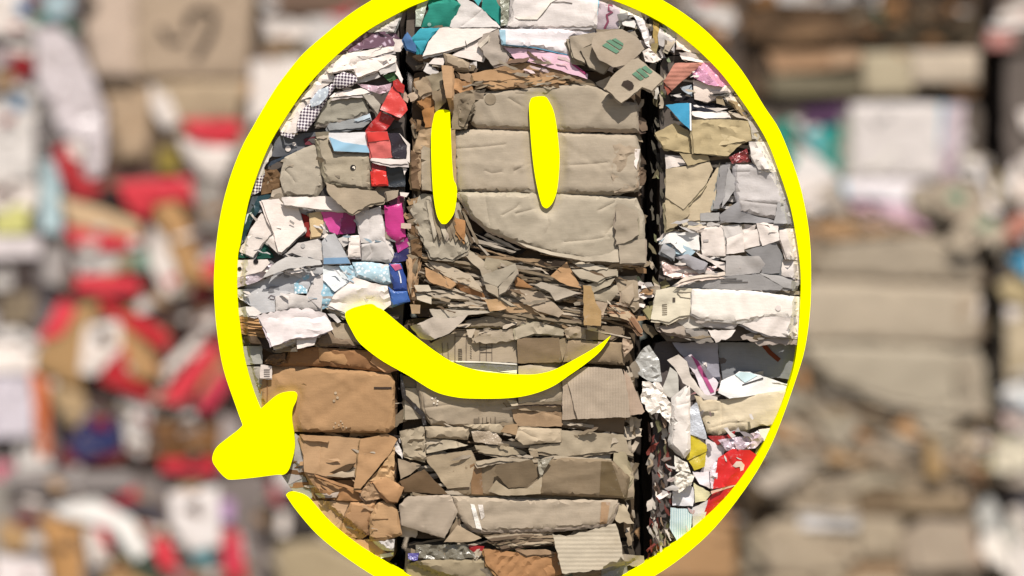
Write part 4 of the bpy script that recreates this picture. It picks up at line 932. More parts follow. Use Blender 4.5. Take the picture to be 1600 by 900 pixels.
c = A('cream_carton', (227, 217, 194), 22, [(198, 420), (320, 395), (450, 410), (430, 592), (360, 602), (290, 642), (162, 622)], 'card', w=2.5)
c.mark('print_block', (90, 80, 70), [(313, 472), (332, 472), (332, 502), (313, 502)])
for k in range(6): c.stroke('print_line', (150, 136, 116), [(240, 520 + k * 14), (275, 518 + k * 14)], 1)
c.stroke('print_box', (130, 118, 104), [(345, 432), (400, 436), (440, 432), (440, 478), (370, 468), (345, 440)], .9)
A('white_fold', (208, 201, 198), 22, [(448, 590), (530, 622), (800, 630), (742, 692), (620, 684), (530, 674)], 'paper', ty=-.3, w=2)
A('white_fold', (222, 214, 203), 18, [(330, 622), (440, 590), (532, 672), (440, 692), (400, 684)], 'paper', w=2)
A('white_fold', (230, 222, 218), 26, [(778, 652), (900, 640), (950, 608), (1400, 612), (1400, 762), (1000, 742), (860, 692)], 'paper', w=2)
A('torn_paper', W, 30, [(556, 695), (752, 698), (720, 742), (610, 788)], 'paper', j=1.5)
A('torn_card', (178, 163, 151), 16, [(790, 745), (880, 700), (1400, 760), (1380, 795), (900, 800)], 'card', w=3, j=3)
A('torn_card', (168, 158, 148), 16, [(400, 690), (560, 698), (605, 785), (480, 785)], 'card', w=3, j=3)
A('torn_card', (178, 162, 146), 14, [(200, 680), (330, 640), (420, 690), (480, 760), (300, 720)], 'card', w=3, j=3)
R1.clutter('paper_scrap', 1036, 340, 1250, 450, 18, [W, W2, (190, 186, 182)], 42, 4, 10, 'paper', seed=24, under=True)
R1.clutter('shred', 1018, 120, 1040, 470, 46, [(200, 194, 184), (120, 110, 84), (90, 84, 72), K, (150, 150, 110), (60, 54, 48)], 19, -6, 6, seed=25, wr=5, slope=82, asp=3.8)
R1.clutter('shred', 1010, 440, 1045, 520, 16, [W2, KL, (110, 96, 76), (150, 140, 100)], 20, 2, 12, seed=26, wr=5, slope=70)
R1.layers('paper_edge', 1040, 130, 1390, 530, 40, [W, W2, K, KD, KL], 4, 10, 2, seed=8)
# ---------- right column, lower bale, set further back
R2 = Bale(1170, 900)
R2.body(1020, 534, 1400, 1100, (110, 100, 96), -22, wide=(12, 0))
frame(980, 540, 4.5)
A = R2.add
A('grey_sheet', (176, 172, 182), -14, [(320, -20), (640, -20), (662, 252), (560, 202), (380, 62)], 'paper')  # part of the overhang's shade is put into this grey
A('grey_sheet', (150, 150, 152), -16, [(640, -20), (960, -20), (1400, 0), (1400, 260), (960, 222), (680, 242)], 'paper').stroke('brown_strap', (120, 60, 36), [(960, -10), (1010, 50), (1075, 105)], 7).stroke('fold_line', (50, 60, 70), [(610, 0), (655, 130), (645, 300)], 2)  # pale panel, greyed to carry the overhang's shade in its colour
c = A('white_panel', (234, 234, 237), -10, [(640, 332), (662, 250), (760, 205), (790, 180), (870, 188), (1120, 270), (1400, 280), (1380, 310), (1100, 322), (720, 372)], 'paper', w=.8)
c.mark('blue_stain', (203, 227, 234), [(760, 205), (800, 186), (870, 192), (920, 212), (830, 262)]).stroke('slit', (70, 66, 66), [(812, 278), (960, 229)], 1.9)
c = A('pink_panel', (234, 224, 234), -8, [(395, 90), (450, 60), (560, 160), (642, 262), (622, 342), (540, 364), (480, 200)], 'paper', w=.8)
c.mark('magenta_stripe', (198, 92, 144), [(450, 66), (500, 108), (615, 325), (590, 335)])
A('curled_paper', (218, 208, 198), 4, [(278, 100), (360, 62), (420, 110), (440, 200), (540, 340), (632, 360), (632, 380), (540, 378), (440, 292), (390, 262), (330, 150)], 'paper', w=2.5).stroke('crease', (120, 108, 98), [(450, 200), (490, 280), (530, 330)], 1.4)
A('cream_carton', (227, 210, 180), -8, [(478, 350), (640, 387), (900, 342), (1100, 317), (1400, 330), (1300, 560), (1010, 567), (940, 562), (840, 602), (750, 597), (650, 642), (568, 622)], 'card', r=3, w=1.5).stroke('crease', (170, 150, 122), [(580, 470), (640, 460)], 1).stroke('crease', (170, 150, 122), [(600, 580), (720, 545), (840, 540)], 1).stroke('crease', (180, 160, 130), [(665, 400), (668, 500), (660, 600)], 1)
A('grey_film', (198, 197, 192), 8, [(108, 20), (150, -5), (222, 100), (242, 252), (150, 252), (80, 202), (35, 130)], 'film', w=4, L=9)
A('crumpled_film', (227, 220, 212), 9, [(105, 250), (222, 258), (305, 402), (300, 560), (230, 470), (170, 482), (95, 400)], 'film', w=6, L=9, j=2)
A('rolled_paper', (230, 224, 220), 12, [(325, 360), (440, 278), (442, 740), (402, 795), (300, 702)], 'paper', r=7, w=2).stroke('crease', (180, 170, 164), [(345, 420), (430, 400)], 1)
A('paper_sheet', (202, 197, 187), 6, [(235, 330), (300, 150), (350, 190), (362, 332), (300, 362)], 'paper', w=2)
A('clear_film', (203, 208, 218), -2, [(440, 440), (490, 398), (552, 602), (562, 662), (440, 622)], 'film', w=3)
A('white_paper', (227, 222, 227), -7, [(556, 655), (690, 720), (650, 1000), (500, 920), (545, 830)], 'paper', w=2)
A('yellow_card', (227, 203, 54), -2, [(440, 612), (562, 700), (562, 742), (430, 805), (415, 800)], 'gloss', w=1)
A('yellow_card', (208, 184, 40), 0, [(425, 802), (562, 740), (545, 852), (470, 877)], 'gloss', w=1)
A('red_scrap', (178, 46, 46), -6, [(570, 640), (700, 630), (762, 598), (742, 652), (640, 702)], 'foil')
A('lilac_film', (203, 183, 193), -2, [(638, 662), (820, 640), (920, 600), (965, 660), (900, 722), (700, 742)], 'film', w=6, L=8)
A('white_paper', W, -5, [(925, 590), (1200, 560), (1150, 700), (950, 665)], 'paper')
c = A('red_card', (226, 42, 40), 2, [(638, 790), (740, 728), (860, 735), (912, 770), (1100, 780), (1000, 900), (780, 972), (600, 1008), (620, 900)], 'gloss', w=2)
c.mark('cut_out', (228, 205, 190), [(738, 845), (765, 812), (800, 812), (825, 840), (815, 875), (795, 882), (790, 850), (760, 855)]).stroke('crease', (190, 30, 32), [(690, 770), (730, 830), (740, 845)], 1.2)
frame(940, 700, 4.5)
A('red_card', (200, 36, 38), 0, [(748, 362), (790, 310), (1100, 230), (900, 420), (700, 520), (738, 402)], 'gloss', w=1.5).stroke('crease', (150, 24, 28), [(745, 405), (840, 375), (900, 340)], 1.4)
A('cream_strip', (226, 186, 160), 6, [(765, 300), (920, 262), (990, 250), (860, 292), (770, 322)], ty=.4)
A('crumpled_film', (222, 208, 216), 0, [(760, 130), (820, 80), (815, 200), (790, 290), (765, 280)], 'film', w=5, L=6)
A('white_paper', (232, 224, 230), -2, [(640, 170), (790, 165), (780, 292), (690, 252)], 'paper')
A('cream_card', (227, 217, 173), -1, [(648, 245), (772, 320), (732, 372), (655, 385)], 'card')
A('crumpled_paper', (223, 218, 208), 8, [(495, 200), (560, 158), (655, 190), (625, 252), (540, 312)], 'paper', w=6, L=8)
A('crumpled_paper', (223, 218, 208), 6, [(510, 50), (600, 100), (625, 172), (515, 162)], 'paper', w=6, L=8)
A('white_paper', (218, 218, 225), -3, [(497, 308), (600, 248), (672, 300), (642, 412), (500, 405)], 'paper', w=2)
A('striped_paper', (206, 222, 225), 0, [(485, 418), (642, 430), (622, 602), (530, 655), (478, 562)], 'stripes')
A('grey_paper', (208, 203, 201), -1, [(638, 420), (765, 360), (722, 492), (640, 572)], 'paper')
R2.clutter('shred', 1014, 640, 1050, 890, 95, [(140, 70, 60), (104, 52, 46), (170, 150, 126), (150, 124, 104), (120, 116, 84), (90, 70, 60), (60, 48, 42), (206, 194, 180), (200, 190, 178)], 19, -14, 8, 'paper', seed=28, wr=5, slope=84, asp=3.6)
R2.clutter('shred', 1035, 700, 1055, 780, 7, [W, W2, (190, 170, 160)], 16, 2, 9, 'paper', seed=29, wr=6)
R2.clutter('paper_scrap', 1050, 560, 1240, 900, 30, [W, W2, (190, 180, 170), (200, 150, 150)], 44, -19, -13, 'paper', seed=30, under=True)


R1.clutter('paper_sliver', 1045, 345, 1240, 440, 30, [W, W2, (184, 178, 174), (140, 136, 134)], 20, 15, 25, 'paper', seed=61, wr=2, asp=5)
R1.clutter('paper_sliver', 1050, 110, 1180, 190, 22, [W, W2, K, (120, 110, 104)], 20, 12, 22, 'paper', seed=62, wr=2, asp=6)
R1.clutter('paper_sliver', 1050, 495, 1240, 533, 18, [W, W2, KD, (150, 140, 130)], 26, 14, 26, 'paper', seed=63, wr=3, asp=5)
R2.clutter('paper_sliver', 1045, 640, 1200, 840, 26, [W, W2, (200, 170, 170), (150, 140, 140)], 17, -4, 5, 'paper', seed=64, wr=3, asp=4, slope=60)

# ================================================================ bales seen only in the rear wall
RED = (234, 62, 74); RD = (150, 34, 38)
# big cardboard bale with the handwritten mark
P1 = Bale(270, 262)
P1.body(128, -70, 400, 258, (120, 100, 82), 0)
frame(0, 0, 2)
A = P1.add
A('slab', (208, 184, 164), 14, [(290, -60), (430, -60), (430, 240), (300, 240), (270, 100)], r=6).disc('dark_patch', (92, 80, 68), 285, 22, 26)
c = A('carton', (192, 168, 143), 17, [(430, -60), (800, -60), (770, 245), (430, 248)], r=7)
c.stroke('marker_stroke', (44, 34, 30), [(505, 90), (540, 138), (580, 130)], 9).stroke('marker_stroke', (44, 34, 30), [(590, 95), (598, 55), (635, 28), (672, 50), (660, 115), (615, 190)], 11)
A('carton', (192, 164, 134), 12, [(320, 262), (480, 262), (460, 490), (380, 505)], r=6)
A('carton', (194, 170, 140), 14, [(475, 255), (765, 255), (745, 375), (560, 385), (490, 370)], r=6)
A('dark_hollow', (80, 66, 54), 15, [(330, 245), (420, 245), (420, 270), (340, 268)])  # shade between the cartons, painted dark
P1.clutter('cardboard_scrap', 150, -60, 385, 250, 12, [K, KD, TL], 60, 4, 9, seed=31, under=True)
# bale of red and white printed cartons
P2 = Bale(240, 590)
P2.body(92, 262, 364, 588, (120, 90, 80), 0)
A = P2.add
A('torn_paper', W, 12, [(470, 260), (530, 300), (565, 385), (520, 405), (480, 345)], 'paper')
A('printed_card', W, 16, [(560, 430), (700, 460), (745, 470), (705, 560), (640, 555), (580, 490)], 'paper', r=4)
A('printed_card', RED, 20, [(575, 378), (755, 378), (755, 432), (690, 462), (600, 436)], 'gloss', r=3)
A('torn_card', (152, 132, 62), 10, [(495, 460), (560, 470), (560, 540), (500, 540)])
A('printed_card', RED, 16, [(365, 570), (600, 555), (608, 642), (560, 625), (480, 640), (462, 695), (400, 645)], 'gloss', r=3)
A('rolled_card', (197, 152, 102), 20, [(478, 635), (560, 622), (650, 885), (580, 890), (500, 730)], r=8)
A('torn_card', (216, 182, 143), 16, [(185, 615), (330, 655), (440, 700), (442, 745), (230, 712)], r=4)
A('printed_card', RED, 19, [(205, 708), (442, 742), (442, 785), (240, 770)], 'gloss')
A('printed_card', W, 17, [(480, 700), (530, 760), (580, 890), (520, 930), (470, 820)], 'paper')
A('printed_card', RED, 15, [(520, 760), (560, 860), (540, 900), (500, 840)], 'gloss')
A('green_scrap', (126, 160, 142), 14, [(370, 790), (470, 780), (470, 845), (390, 850)])
A('printed_card', RED, 17, [(245, 858), (440, 868), (440, 915), (240, 910)], 'gloss')
A('dark_hollow', (52, 42, 40), 9, [(320, 580), (400, 590), (400, 655), (330, 640)])  # near-black sheet painted for a shaded hollow
A('printed_card', RED, 14, [(630, 830), (690, 790), (700, 870), (650, 880)], 'gloss')
A('torn_card', W2, 12, [(230, 790), (380, 790), (380, 850), (250, 860)])
A('grey_card', (170, 160, 150), 11, [(600, 580), (700, 560), (700, 740), (640, 700)])
frame(0, 450, 2)
A('printed_card', RED, 17, [(195, 35), (245, 60), (200, 145), (125, 165)], 'gloss')
A('torn_card', (192, 152, 104), 15, [(240, 58), (312, 38), (270, 200), (255, 325), (115, 245), (140, 160)], r=5)
A('torn_card', (192, 162, 122), 14, [(150, 300), (270, 330), (272, 465), (195, 400)], r=4)
A('printed_card', W, 17, [(268, 118), (382, 98), (382, 192), (300, 272), (256, 262)], 'paper').disc('dark_patch', (60, 52, 52), 325, 150, 22)
A('printed_card', (216, 42, 52), 20, [(308, 18), (470, 98), (545, 150), (520, 195), (330, 72)], 'gloss')
A('torn_card', (197, 152, 104), 15, [(350, 98), (492, 130), (492, 292), (410, 282), (358, 190)], r=4)
A('printed_card', (206, 38, 48), 18, [(298, 238), (400, 178), (402, 272), (485, 320), (480, 355), (320, 292)], 'gloss')
A('printed_card', RED, 20, [(668, 155), (695, 200), (570, 365), (498, 350)], 'gloss')
A('printed_card', W, 17, [(640, 120), (690, 90), (525, 292), (498, 262)], 'paper')
A('torn_card', (192, 148, 104), 15, [(640, 250), (700, 210), (725, 260), (620, 345)], r=3)
A('printed_card', (228, 62, 88), 18, [(700, 245), (725, 300), (650, 392), (615, 362)], 'gloss')
A('dark_hollow', (70, 56, 50), 12, [(530, 20), (620, 0), (600, 110), (560, 150)])  # the hollow's shade is put into a dark sheet
A('torn_card', K, 13, [(480, -60), (620, -80), (600, 20), (500, 10)])
P2.clutter('printed_scrap', 110, 290, 350, 580, 34, [W, W2, RED, RD, T, TL, (110, 90, 80)], 40, 4, 12, seed=33, under=True)
# bale above the crevice at the bottom
P3 = Bale(235, 735)
P3.body(92, 592, 362, 732, (100, 80, 74), 0)
A = P3.add
A('carton', (134, 94, 58), 12, [(478, 420), (692, 432), (692, 525), (480, 530)], r=5)
A('red_band', (217, 48, 64), 16, [(508, 530), (682, 530), (682, 578), (510, 572)], 'gloss')
A('navy_card', (46, 52, 104), 13, [(268, 400), (370, 398), (382, 500), (258, 542), (215, 482)], 'gloss')
A('red_band', (122, 32, 38), 10, [(188, 500), (402, 502), (382, 545), (190, 552)], 'gloss')
A('torn_card', W2, 9, [(370, 330), (480, 370), (450, 530), (400, 500)], 'paper')
A('torn_card', (180, 166, 160), 8, [(690, 390), (760, 420), (740, 560), (690, 560)], 'paper')
P3.clutter('printed_scrap', 100, 600, 355, 730, 24, [W2, RD, K, KD, (90, 70, 66)], 36, 3, 10, seed=34, under=True)
# bottom bale
P4 = Bale(215, 1096)
P4.body(10, 742, 418, 1096, (140, 128, 122), 0)
A = P4.add
A('grey_sheet', (160, 150, 145), 8, [(20, 570), (420, 575), (420, 625), (20, 620)], ty=.3)  # grey band painted in as the shading of the crevice
A('curved_paper', (228, 227, 226), 18, [(165, 682), (300, 655), (425, 720), (465, 822), (430, 845), (350, 742), (200, 712)], 'paper')
A('torn_card', (202, 152, 98), 15, [(128, 710), (262, 722), (262, 960), (180, 960)], r=5)
A('torn_card', (200, 162, 112), 12, [(345, 820), (510, 905), (500, 960), (320, 960)], r=4)
A('green_strip', (60, 82, 66), 20, [(350, 740), (432, 820), (525, 892), (500, 906), (400, 852)], 'gloss')
A('printed_card', W, 14, [(268, 745), (345, 758), (352, 855), (288, 865)], 'paper')
A('printed_card', RED, 17, [(300, 738), (342, 750), (358, 822), (330, 800)], 'gloss')
A('printed_card', RED, 16, [(468, 768), (532, 780), (565, 885), (508, 872)], 'gloss')
A('printed_card', (230, 225, 226), 15, [(530, 640), (685, 618), (692, 802), (600, 825), (538, 742)], 'paper', r=3).disc('grey_patch', (130, 126, 128), 612, 680, 20).mark('teal_patch', (90, 150, 158), [(608, 822), (665, 815), (665, 862), (615, 862)])
A('printed_card', (228, 62, 84), 16, [(700, 780), (752, 758), (772, 905), (698, 892)], 'gloss')
A('lilac_scrap', (190, 150, 190), 13, [(692, 660), (735, 660), (730, 730), (696, 730)])
A('dark_hollow', (82, 76, 82), 9, [(330, 650), (522, 680), (522, 742), (430, 712)])  # dark sheet stands in for the shade of a hollow
A('torn_card', (206, 166, 118), 12, [(0, 720), (100, 758), (62, 832), (0, 802)], r=3)
A('paper_sheet', (226, 218, 220), 14, [(-10, 830), (150, 850), (160, 960), (-10, 960)], 'paper')
P4.clutter('printed_scrap', 15, 750, 410, 1000, 36, [W, W2, RED, T, TL, K, (90, 80, 80)], 50, 3, 9, seed=35, under=True)
# far left column
Q1 = Bale(0, 355)
Q1.body(-190, -80, 122, 352, (140, 130, 130), -12)
frame(0, 0, 2)
A = Q1.add
A('paper_sheet', W, 4, [(-60, -60), (70, -60), (125, 95), (20, 110), (-60, 100)], 'paper', w=3)
A('white_bag', (218, 208, 212), 10, [(115, 95), (200, 90), (265, 170), (332, 340), (335, 470), (320, 545), (282, 560), (272, 440), (200, 425), (120, 250)], 'film', w=6, L=16)
A('blue_scrap', (98, 150, 192), 8, [(50, 0), (95, 0), (95, 48), (60, 48)]); A('green_scrap', (80, 140, 120), 8, [(95, 30), (150, 30), (140, 72), (100, 72)])
A('green_scrap', (50, 96, 76), 8, [(195, 55), (245, 60), (245, 108), (205, 105)]); A('blue_scrap', (180, 206, 214), 6, [(140, -20), (230, -20), (215, 60), (150, 60)])
A('red_scrap', RD, 5, [(32, 172), (112, 170), (108, 228), (50, 250)]); A('dark_hollow', (60, 50, 50), 2, [(60, 200), (120, 210), (110, 270), (70, 270)])  # the hollow here is shade painted as a dark sheet
A('cardboard_scrap', TL, 3, [(-20, 220), (60, 235), (50, 275), (-20, 275)]); A('blue_scrap', (120, 156, 186), 5, [(35, 300), (80, 305), (80, 345), (40, 345)])
A('paper_sheet', W2, 6, [(-60, 330), (110, 340), (110, 560), (-60, 560)], 'paper', w=3); A('dark_hollow', (96, 90, 88), 2, [(110, 430), (160, 440), (150, 580), (110, 570)])  # the hollow is a sheet with shade put into its colour
A('red_foil', (196, 48, 52), 12, [(168, 470), (240, 438), (262, 540), (325, 598), (250, 628), (190, 542)], 'foil', w=3); A('white_scrap', W, 14, [(215, 440), (265, 450), (262, 505), (225, 490)])
A('yellow_paper', (226, 220, 140), 7, [(-20, 640), (95, 645), (92, 732), (-20, 732)], 'paper'); A('paper_sheet', W, 6, [(-40, 560), (120, 565), (110, 660), (-40, 660)], 'paper')
A('blue_strip', (192, 215, 220), 6, [(128, 500), (192, 500), (195, 732), (130, 722)])
Q1.clutter('paper_scrap', -60, -40, 120, 345, 40, [W, W2, W2, (190, 170, 160), (150, 130, 120), (200, 180, 180)], 46, -6, 2, 'paper', seed=36, under=True)
Q2 = Bale(0, 735)
Q2.body(-190, 360, 88, 732, (130, 120, 120), -10)
A = Q2.add
A('paper_sheet', (230, 222, 226), 8, [(-40, 738), (135, 742), (128, 800), (-40, 808)], 'paper')
A('dark_hollow', (80, 68, 64), 0, [(-40, 808), (110, 805), (120, 900), (-40, 1040)])  # painted shade of a hollow
A('paper_scrap', W2, 3, [(-20, 860), (40, 860), (40, 900), (-20, 905)], 'paper')
A('paper_scrap', (180, 170, 164), 5, [(140, 760), (210, 770), (200, 900), (140, 880)], 'paper')
frame(0, 450, 2)
A('cardboard_scrap', KD, 2, [(0, 20), (110, 10), (100, 110), (10, 120)])
A('paper_sheet', W, 7, [(-40, 165), (112, 172), (112, 262), (-40, 260)], 'paper', w=3); A('paper_sheet', (214, 206, 216), 8, [(-40, 260), (105, 262), (110, 460), (-40, 470)], 'film', w=5)
A('orange_strip', (228, 128, 82), 12, [(98, 258), (156, 290), (158, 520), (124, 532)], 'paper', r=3)
A('pink_scrap', (214, 120, 136), 8, [(-20, 540), (45, 545), (40, 600), (-20, 600)], 'paper'); A('paper_sheet', W2, 6, [(40, 460), (125, 470), (170, 560), (60, 570)], 'paper')
Q2.clutter('paper_scrap', -60, 380, 85, 725, 34, [W, W2, (190, 180, 176), K, (110, 100, 96)], 44, -6, 2, 'paper', seed=37, under=True)
# column between the ring and the printed-carton bale
G1 = Bale(520, 400)
G1.body(404, -80, 694, 398, (130, 118, 112), -4)
frame(0, 0, 2)
A = G1.add
A('carton', (120, 96, 80), 7, [(820, -40), (1180, -40), (1180, 40), (830, 44)]); A('paper_sheet', W, 9, [(820, 58), (970, 70), (980, 120), (840, 122)], 'paper')
A('carton', (156, 138, 112), 8, [(830, 120), (940, 120), (930, 170), (830, 176)]); A('red_scrap', (190, 70, 80), 8, [(1020, 10), (1110, 20), (1090, 60), (1030, 60)])
A('paper_sheet', W, 10, [(790, 190), (960, 180), (920, 300), (780, 400)], 'paper', w=3); A('paper_sheet', W2, 8, [(960, 60), (1200, 40), (1160, 180), (980, 200)], 'paper')
G1.clutter('paper_scrap', 410, -50, 690, 380, 40, [W, W2, (200, 180, 176), K, (120, 96, 84)], 50, -1, 6, 'paper', seed=38, under=True)
G2 = Bale(580, 1096)
G2.body(424, 745, 700, 1096, (110, 100, 90), -4)
frame(0, 450, 2)
A = G2.add
A('slab', (187, 167, 134), 10, [(868, 800), (1000, 786), (1240, 900), (1300, 960), (868, 960)], r=6)
A('dark_hollow', (74, 66, 62), 4, [(880, 600), (1040, 640), (980, 770), (880, 760)]); A('red_scrap', (176, 90, 96), 8, [(840, 600), (890, 610), (880, 680), (850, 670)])  # the first sheet is hollow shade painted dark
A('paper_sheet', W2, 8, [(860, 560), (960, 560), (1000, 620), (870, 630)], 'paper'); A('paper_sheet', W, 8, [(870, 690), (905, 700), (900, 770), (870, 770)], 'paper')
G2.clutter('paper_scrap', 430, 750, 690, 960, 26, [W2, K, KD, KL, (110, 96, 86)], 44, -1, 6, 'paper', seed=39, under=True)
G3 = Bale(400, 740); G3.body(372, 420, 560, 738, (100, 88, 80), -14)
# bale above the white-and-teal one, right side
H1 = Bale(1350, 157)
H1.body(1164, -90, 1534, 154, (84, 68, 54), 0)
frame(1080, 0, 2)
A = H1.add
A('crushed_card', (108, 84, 62), 14, [(170, 20), (420, 30), (560, 90), (480, 130), (260, 140), (170, 120)], w=6, L=20)
A('crushed_card', (150, 118, 88), 18, [(270, 100), (400, 85), (460, 110), (300, 135)], w=4); A('cardboard_sheet', (80, 68, 52), 12, [(600, 50), (890, 40), (890, 140), (620, 140)], w=2)
A('crushed_card', (170, 134, 102), 15, [(230, 165), (530, 160), (520, 210), (260, 230)], w=4); A('torn_card', (212, 176, 142), 20, [(430, 172), (525, 168), (520, 200), (440, 215)])
A('slab', (187, 172, 144), 15, [(530, 165), (700, 158), (690, 295), (540, 300)], r=5); A('slab', (204, 186, 164), 20, [(680, 162), (895, 160), (890, 262), (690, 270)], r=6)
A('cardboard_sheet', (130, 120, 98), 12, [(240, 235), (530, 230), (530, 295), (250, 300)]); A('paper_scrap', W2, 12, [(180, -40), (600, -40), (580, 20), (200, 10)], 'paper')
A('green_scrap', (100, 122, 98), 14, [(570, 30), (630, 30), (620, 75), (580, 75)])
H1.clutter('cardboard_scrap', 1170, -60, 1525, 150, 34, [KD, TD, (110, 90, 70), (80, 66, 52)], 50, 3, 10, seed=40, under=True)
H2 = Bale(1080, 157)
H2.body(940, -90, 1160, 154, (116, 100, 88), -8)
A = H2.add
A('red_scrap', (206, 84, 76), 6, [(20, -10), (70, -10), (60, 12), (30, 14)]); A('paper_sheet', W2, 4, [(-40, 0), (130, 30), (140, 80), (20, 60)], 'paper'); A('cardboard_sheet', TD, 4, [(20, 70), (100, 90), (110, 150), (60, 130)])
H2.clutter('paper_scrap', 950, -60, 1160, 150, 24, [W2, K, KD, TD, (90, 78, 70)], 44, -5, 3, seed=41, under=True)
H3 = Bale(1650, 157)
H3.body(1560, -120, 1800, 78, (120, 104, 94), -6)
A = H3.add
A('paper_sheet', W, 6, [(830, 30), (890, 40), (890, 120), (840, 110)], 'paper'); A('pink_scrap', (214, 150, 140), 4, [(920, 100), (1010, 100), (1000, 150), (930, 150)])
H3.clutter('paper_scrap', 1562, -60, 1700, 76, 26, [W, W2, K, (200, 160, 146), (120, 90, 76)], 40, -3, 5, 'paper', seed=42, under=True)

P2.clutter('printed_scrap', 110, 280, 355, 580, 36, [W, (70, 50, 46), RD, TD, (60, 52, 48), W2, T], 24, 12, 22, seed=71)
P4.clutter('printed_scrap', 20, 750, 410, 900, 30, [W, (70, 56, 52), RD, TD, (90, 84, 84), T], 26, 12, 20, seed=72)
P3.clutter('printed_scrap', 100, 600, 355, 730, 16, [(50, 42, 44), RD, TD, K], 24, 8, 16, seed=73)
Q1.clutter('paper_scrap', -40, 0, 118, 345, 26, [W, (90, 84, 84), RD, W2, (120, 110, 104)], 24, 6, 14, 'paper', seed=74)
Q2.clutter('paper_scrap', -40, 380, 85, 725, 22, [W, (80, 70, 68), W2, (120, 104, 96)], 24, 6, 14, 'paper', seed=75)
G1.clutter('paper_scrap', 420, -40, 600, 300, 24, [W, (90, 76, 68), TD, W2, K], 28, 6, 14, 'paper', seed=76)
H1.clutter('cardboard_scrap', 1175, -40, 1520, 70, 26, [(60, 48, 38), KD, TD, (96, 78, 60)], 34, 14, 24, seed=77)

# ================================================================ the yellow sign: outlines
OUT = [(381, 665), (370, 635), (350, 575), (340, 515), (335.5, 450), (338, 395), (346, 335), (360, 280), (378, 233), (395.5, 200), (426.7, 146.7), (449, 115.5), (475.5, 84), (515.5, 49), (549, 22), (584, 0), (640, -30), (710, -53), (800, -62), (890, -54), (960, -34), (1032, 0), (1080, 31), (1118, 64.5), (1158, 111), (1193, 167), (1218, 206), (1244.5, 275.5), (1258, 331), (1264.5, 380), (1266, 430), (1264.5, 484.5), (1256.5, 544), (1242, 593), (1220, 655.6), (1201, 700), (1173, 749), (1126.7, 811), (1082, 855.6), (1020, 900), (940, 937), (860, 957), (790, 960), (700, 948), (640, 926), (587, 900), (533, 864), (495.6, 833), (466.7, 800), (451, 778), (448.5, 771), (457.8, 767.5), (473, 771), (483, 776.7)]
INN = [(491, 785.6), (518, 815.6), (555.6, 846.7), (595.6, 872), (640, 898), (710, 922), (790, 933), (860, 928), (920, 917), (970, 899), (1035.6, 860), (1095.6, 813), (1140, 769), (1182, 711), (1202, 673), (1220, 633), (1238, 578), (1246, 525), (1250, 449), (1248, 404), (1240, 353), (1231, 313), (1215.6, 266.7), (1198, 222), (1173, 180), (1146.7, 142), (1122, 111), (1091, 80), (1058, 53), (1026.7, 33), (980, 10), (920, -10), (860, -22), (800, -27), (730, -18), (660, 4.5), (624, 21), (573, 50), (524.5, 89), (484.5, 131), (455.5, 171), (424.5, 222), (404.5, 269), (389, 318), (377.8, 375.6), (372.5, 404), (372, 460), (375.6, 502), (383, 558), (396, 606), (408, 638)]
RING = spline(OUT, 4, False) + spline(INN, 4, False)
BLOB = spline([(380, 664.7), (359, 682), (342, 696), (335, 709), (335, 721), (345, 735.6), (354.5, 745), (364, 748), (398, 745), (432.7, 740.5), (445, 740), (452, 734), (457, 721), (462, 699), (461, 677), (458, 655), (459, 638), (464.5, 625.5), (465.7, 616), (459.6, 611), (442.4, 613), (430, 619.5), (408, 638), (396, 640)], 4)
def fx(L, ox, oy, s): return [(ox + x / s, oy + y / s) for x, y in L]
EYE1 = spline([(681, 178), (689, 173.5), (702.5, 175)] + fx([(315, 20), (325, 250), (335, 375), (350, 410), (355, 460), (340, 570), (300, 632), (275, 640), (258, 630), (235, 580), (215, 450), (205, 250), (205, 110), (217, 30)], 620, 180, 3.75), 4)
EYE2 = spline([(826.5, 172), (828, 160), (832.5, 154), (850, 152.5), (857.5, 160), (866, 180)] + fx([(945, 150), (952, 280), (940, 430), (915, 510), (885, 545), (865, 545), (845, 520), (820, 420), (800, 300), (785, 150)], 620, 180, 3.75), 4)
MOUTH_U = spline([(543, 486), (555.6, 480), (580, 474.4), (591, 480), (600, 484.4), (626.7, 506.7), (660, 533), (705, 563.7), (745, 577.5), (780, 582), (820, 584.5), (845, 582.5), (870, 575), (907.5, 555), (932.5, 540), (953.7, 523.7)], 4, False)
MOUTH_L = spline([(953.7, 523.7), (937.5, 547.5), (915, 567), (886, 587.5), (862.5, 603), (831, 615), (794, 621), (741.8, 621.7), (710, 619), (678.7, 610), (639.4, 586), (600, 564), (573, 544), (560, 531), (551, 515.6), (543, 500), (541, 491), (543, 486)], 4, False)
MOUTH = MOUTH_U + MOUTH_L[1:-1]
RING_D, EYE_D, MOUTH_D, BLOB_D = 12, 28, 28, 21
for PZ, dd, mg in ((BLOB, BLOB_D - 5, 14), (EYE1, EYE_D - 2, 18), (EYE2, EYE_D - 2, 18), (MOUTH, MOUTH_D - 2, 18)):
    ZONES.append((PZ, dd, (min(p[0] for p in PZ), min(p[1] for p in PZ), max(p[0] for p in PZ), max(p[1] for p in PZ)), mg))
# ring clamp also where the lower arc starts

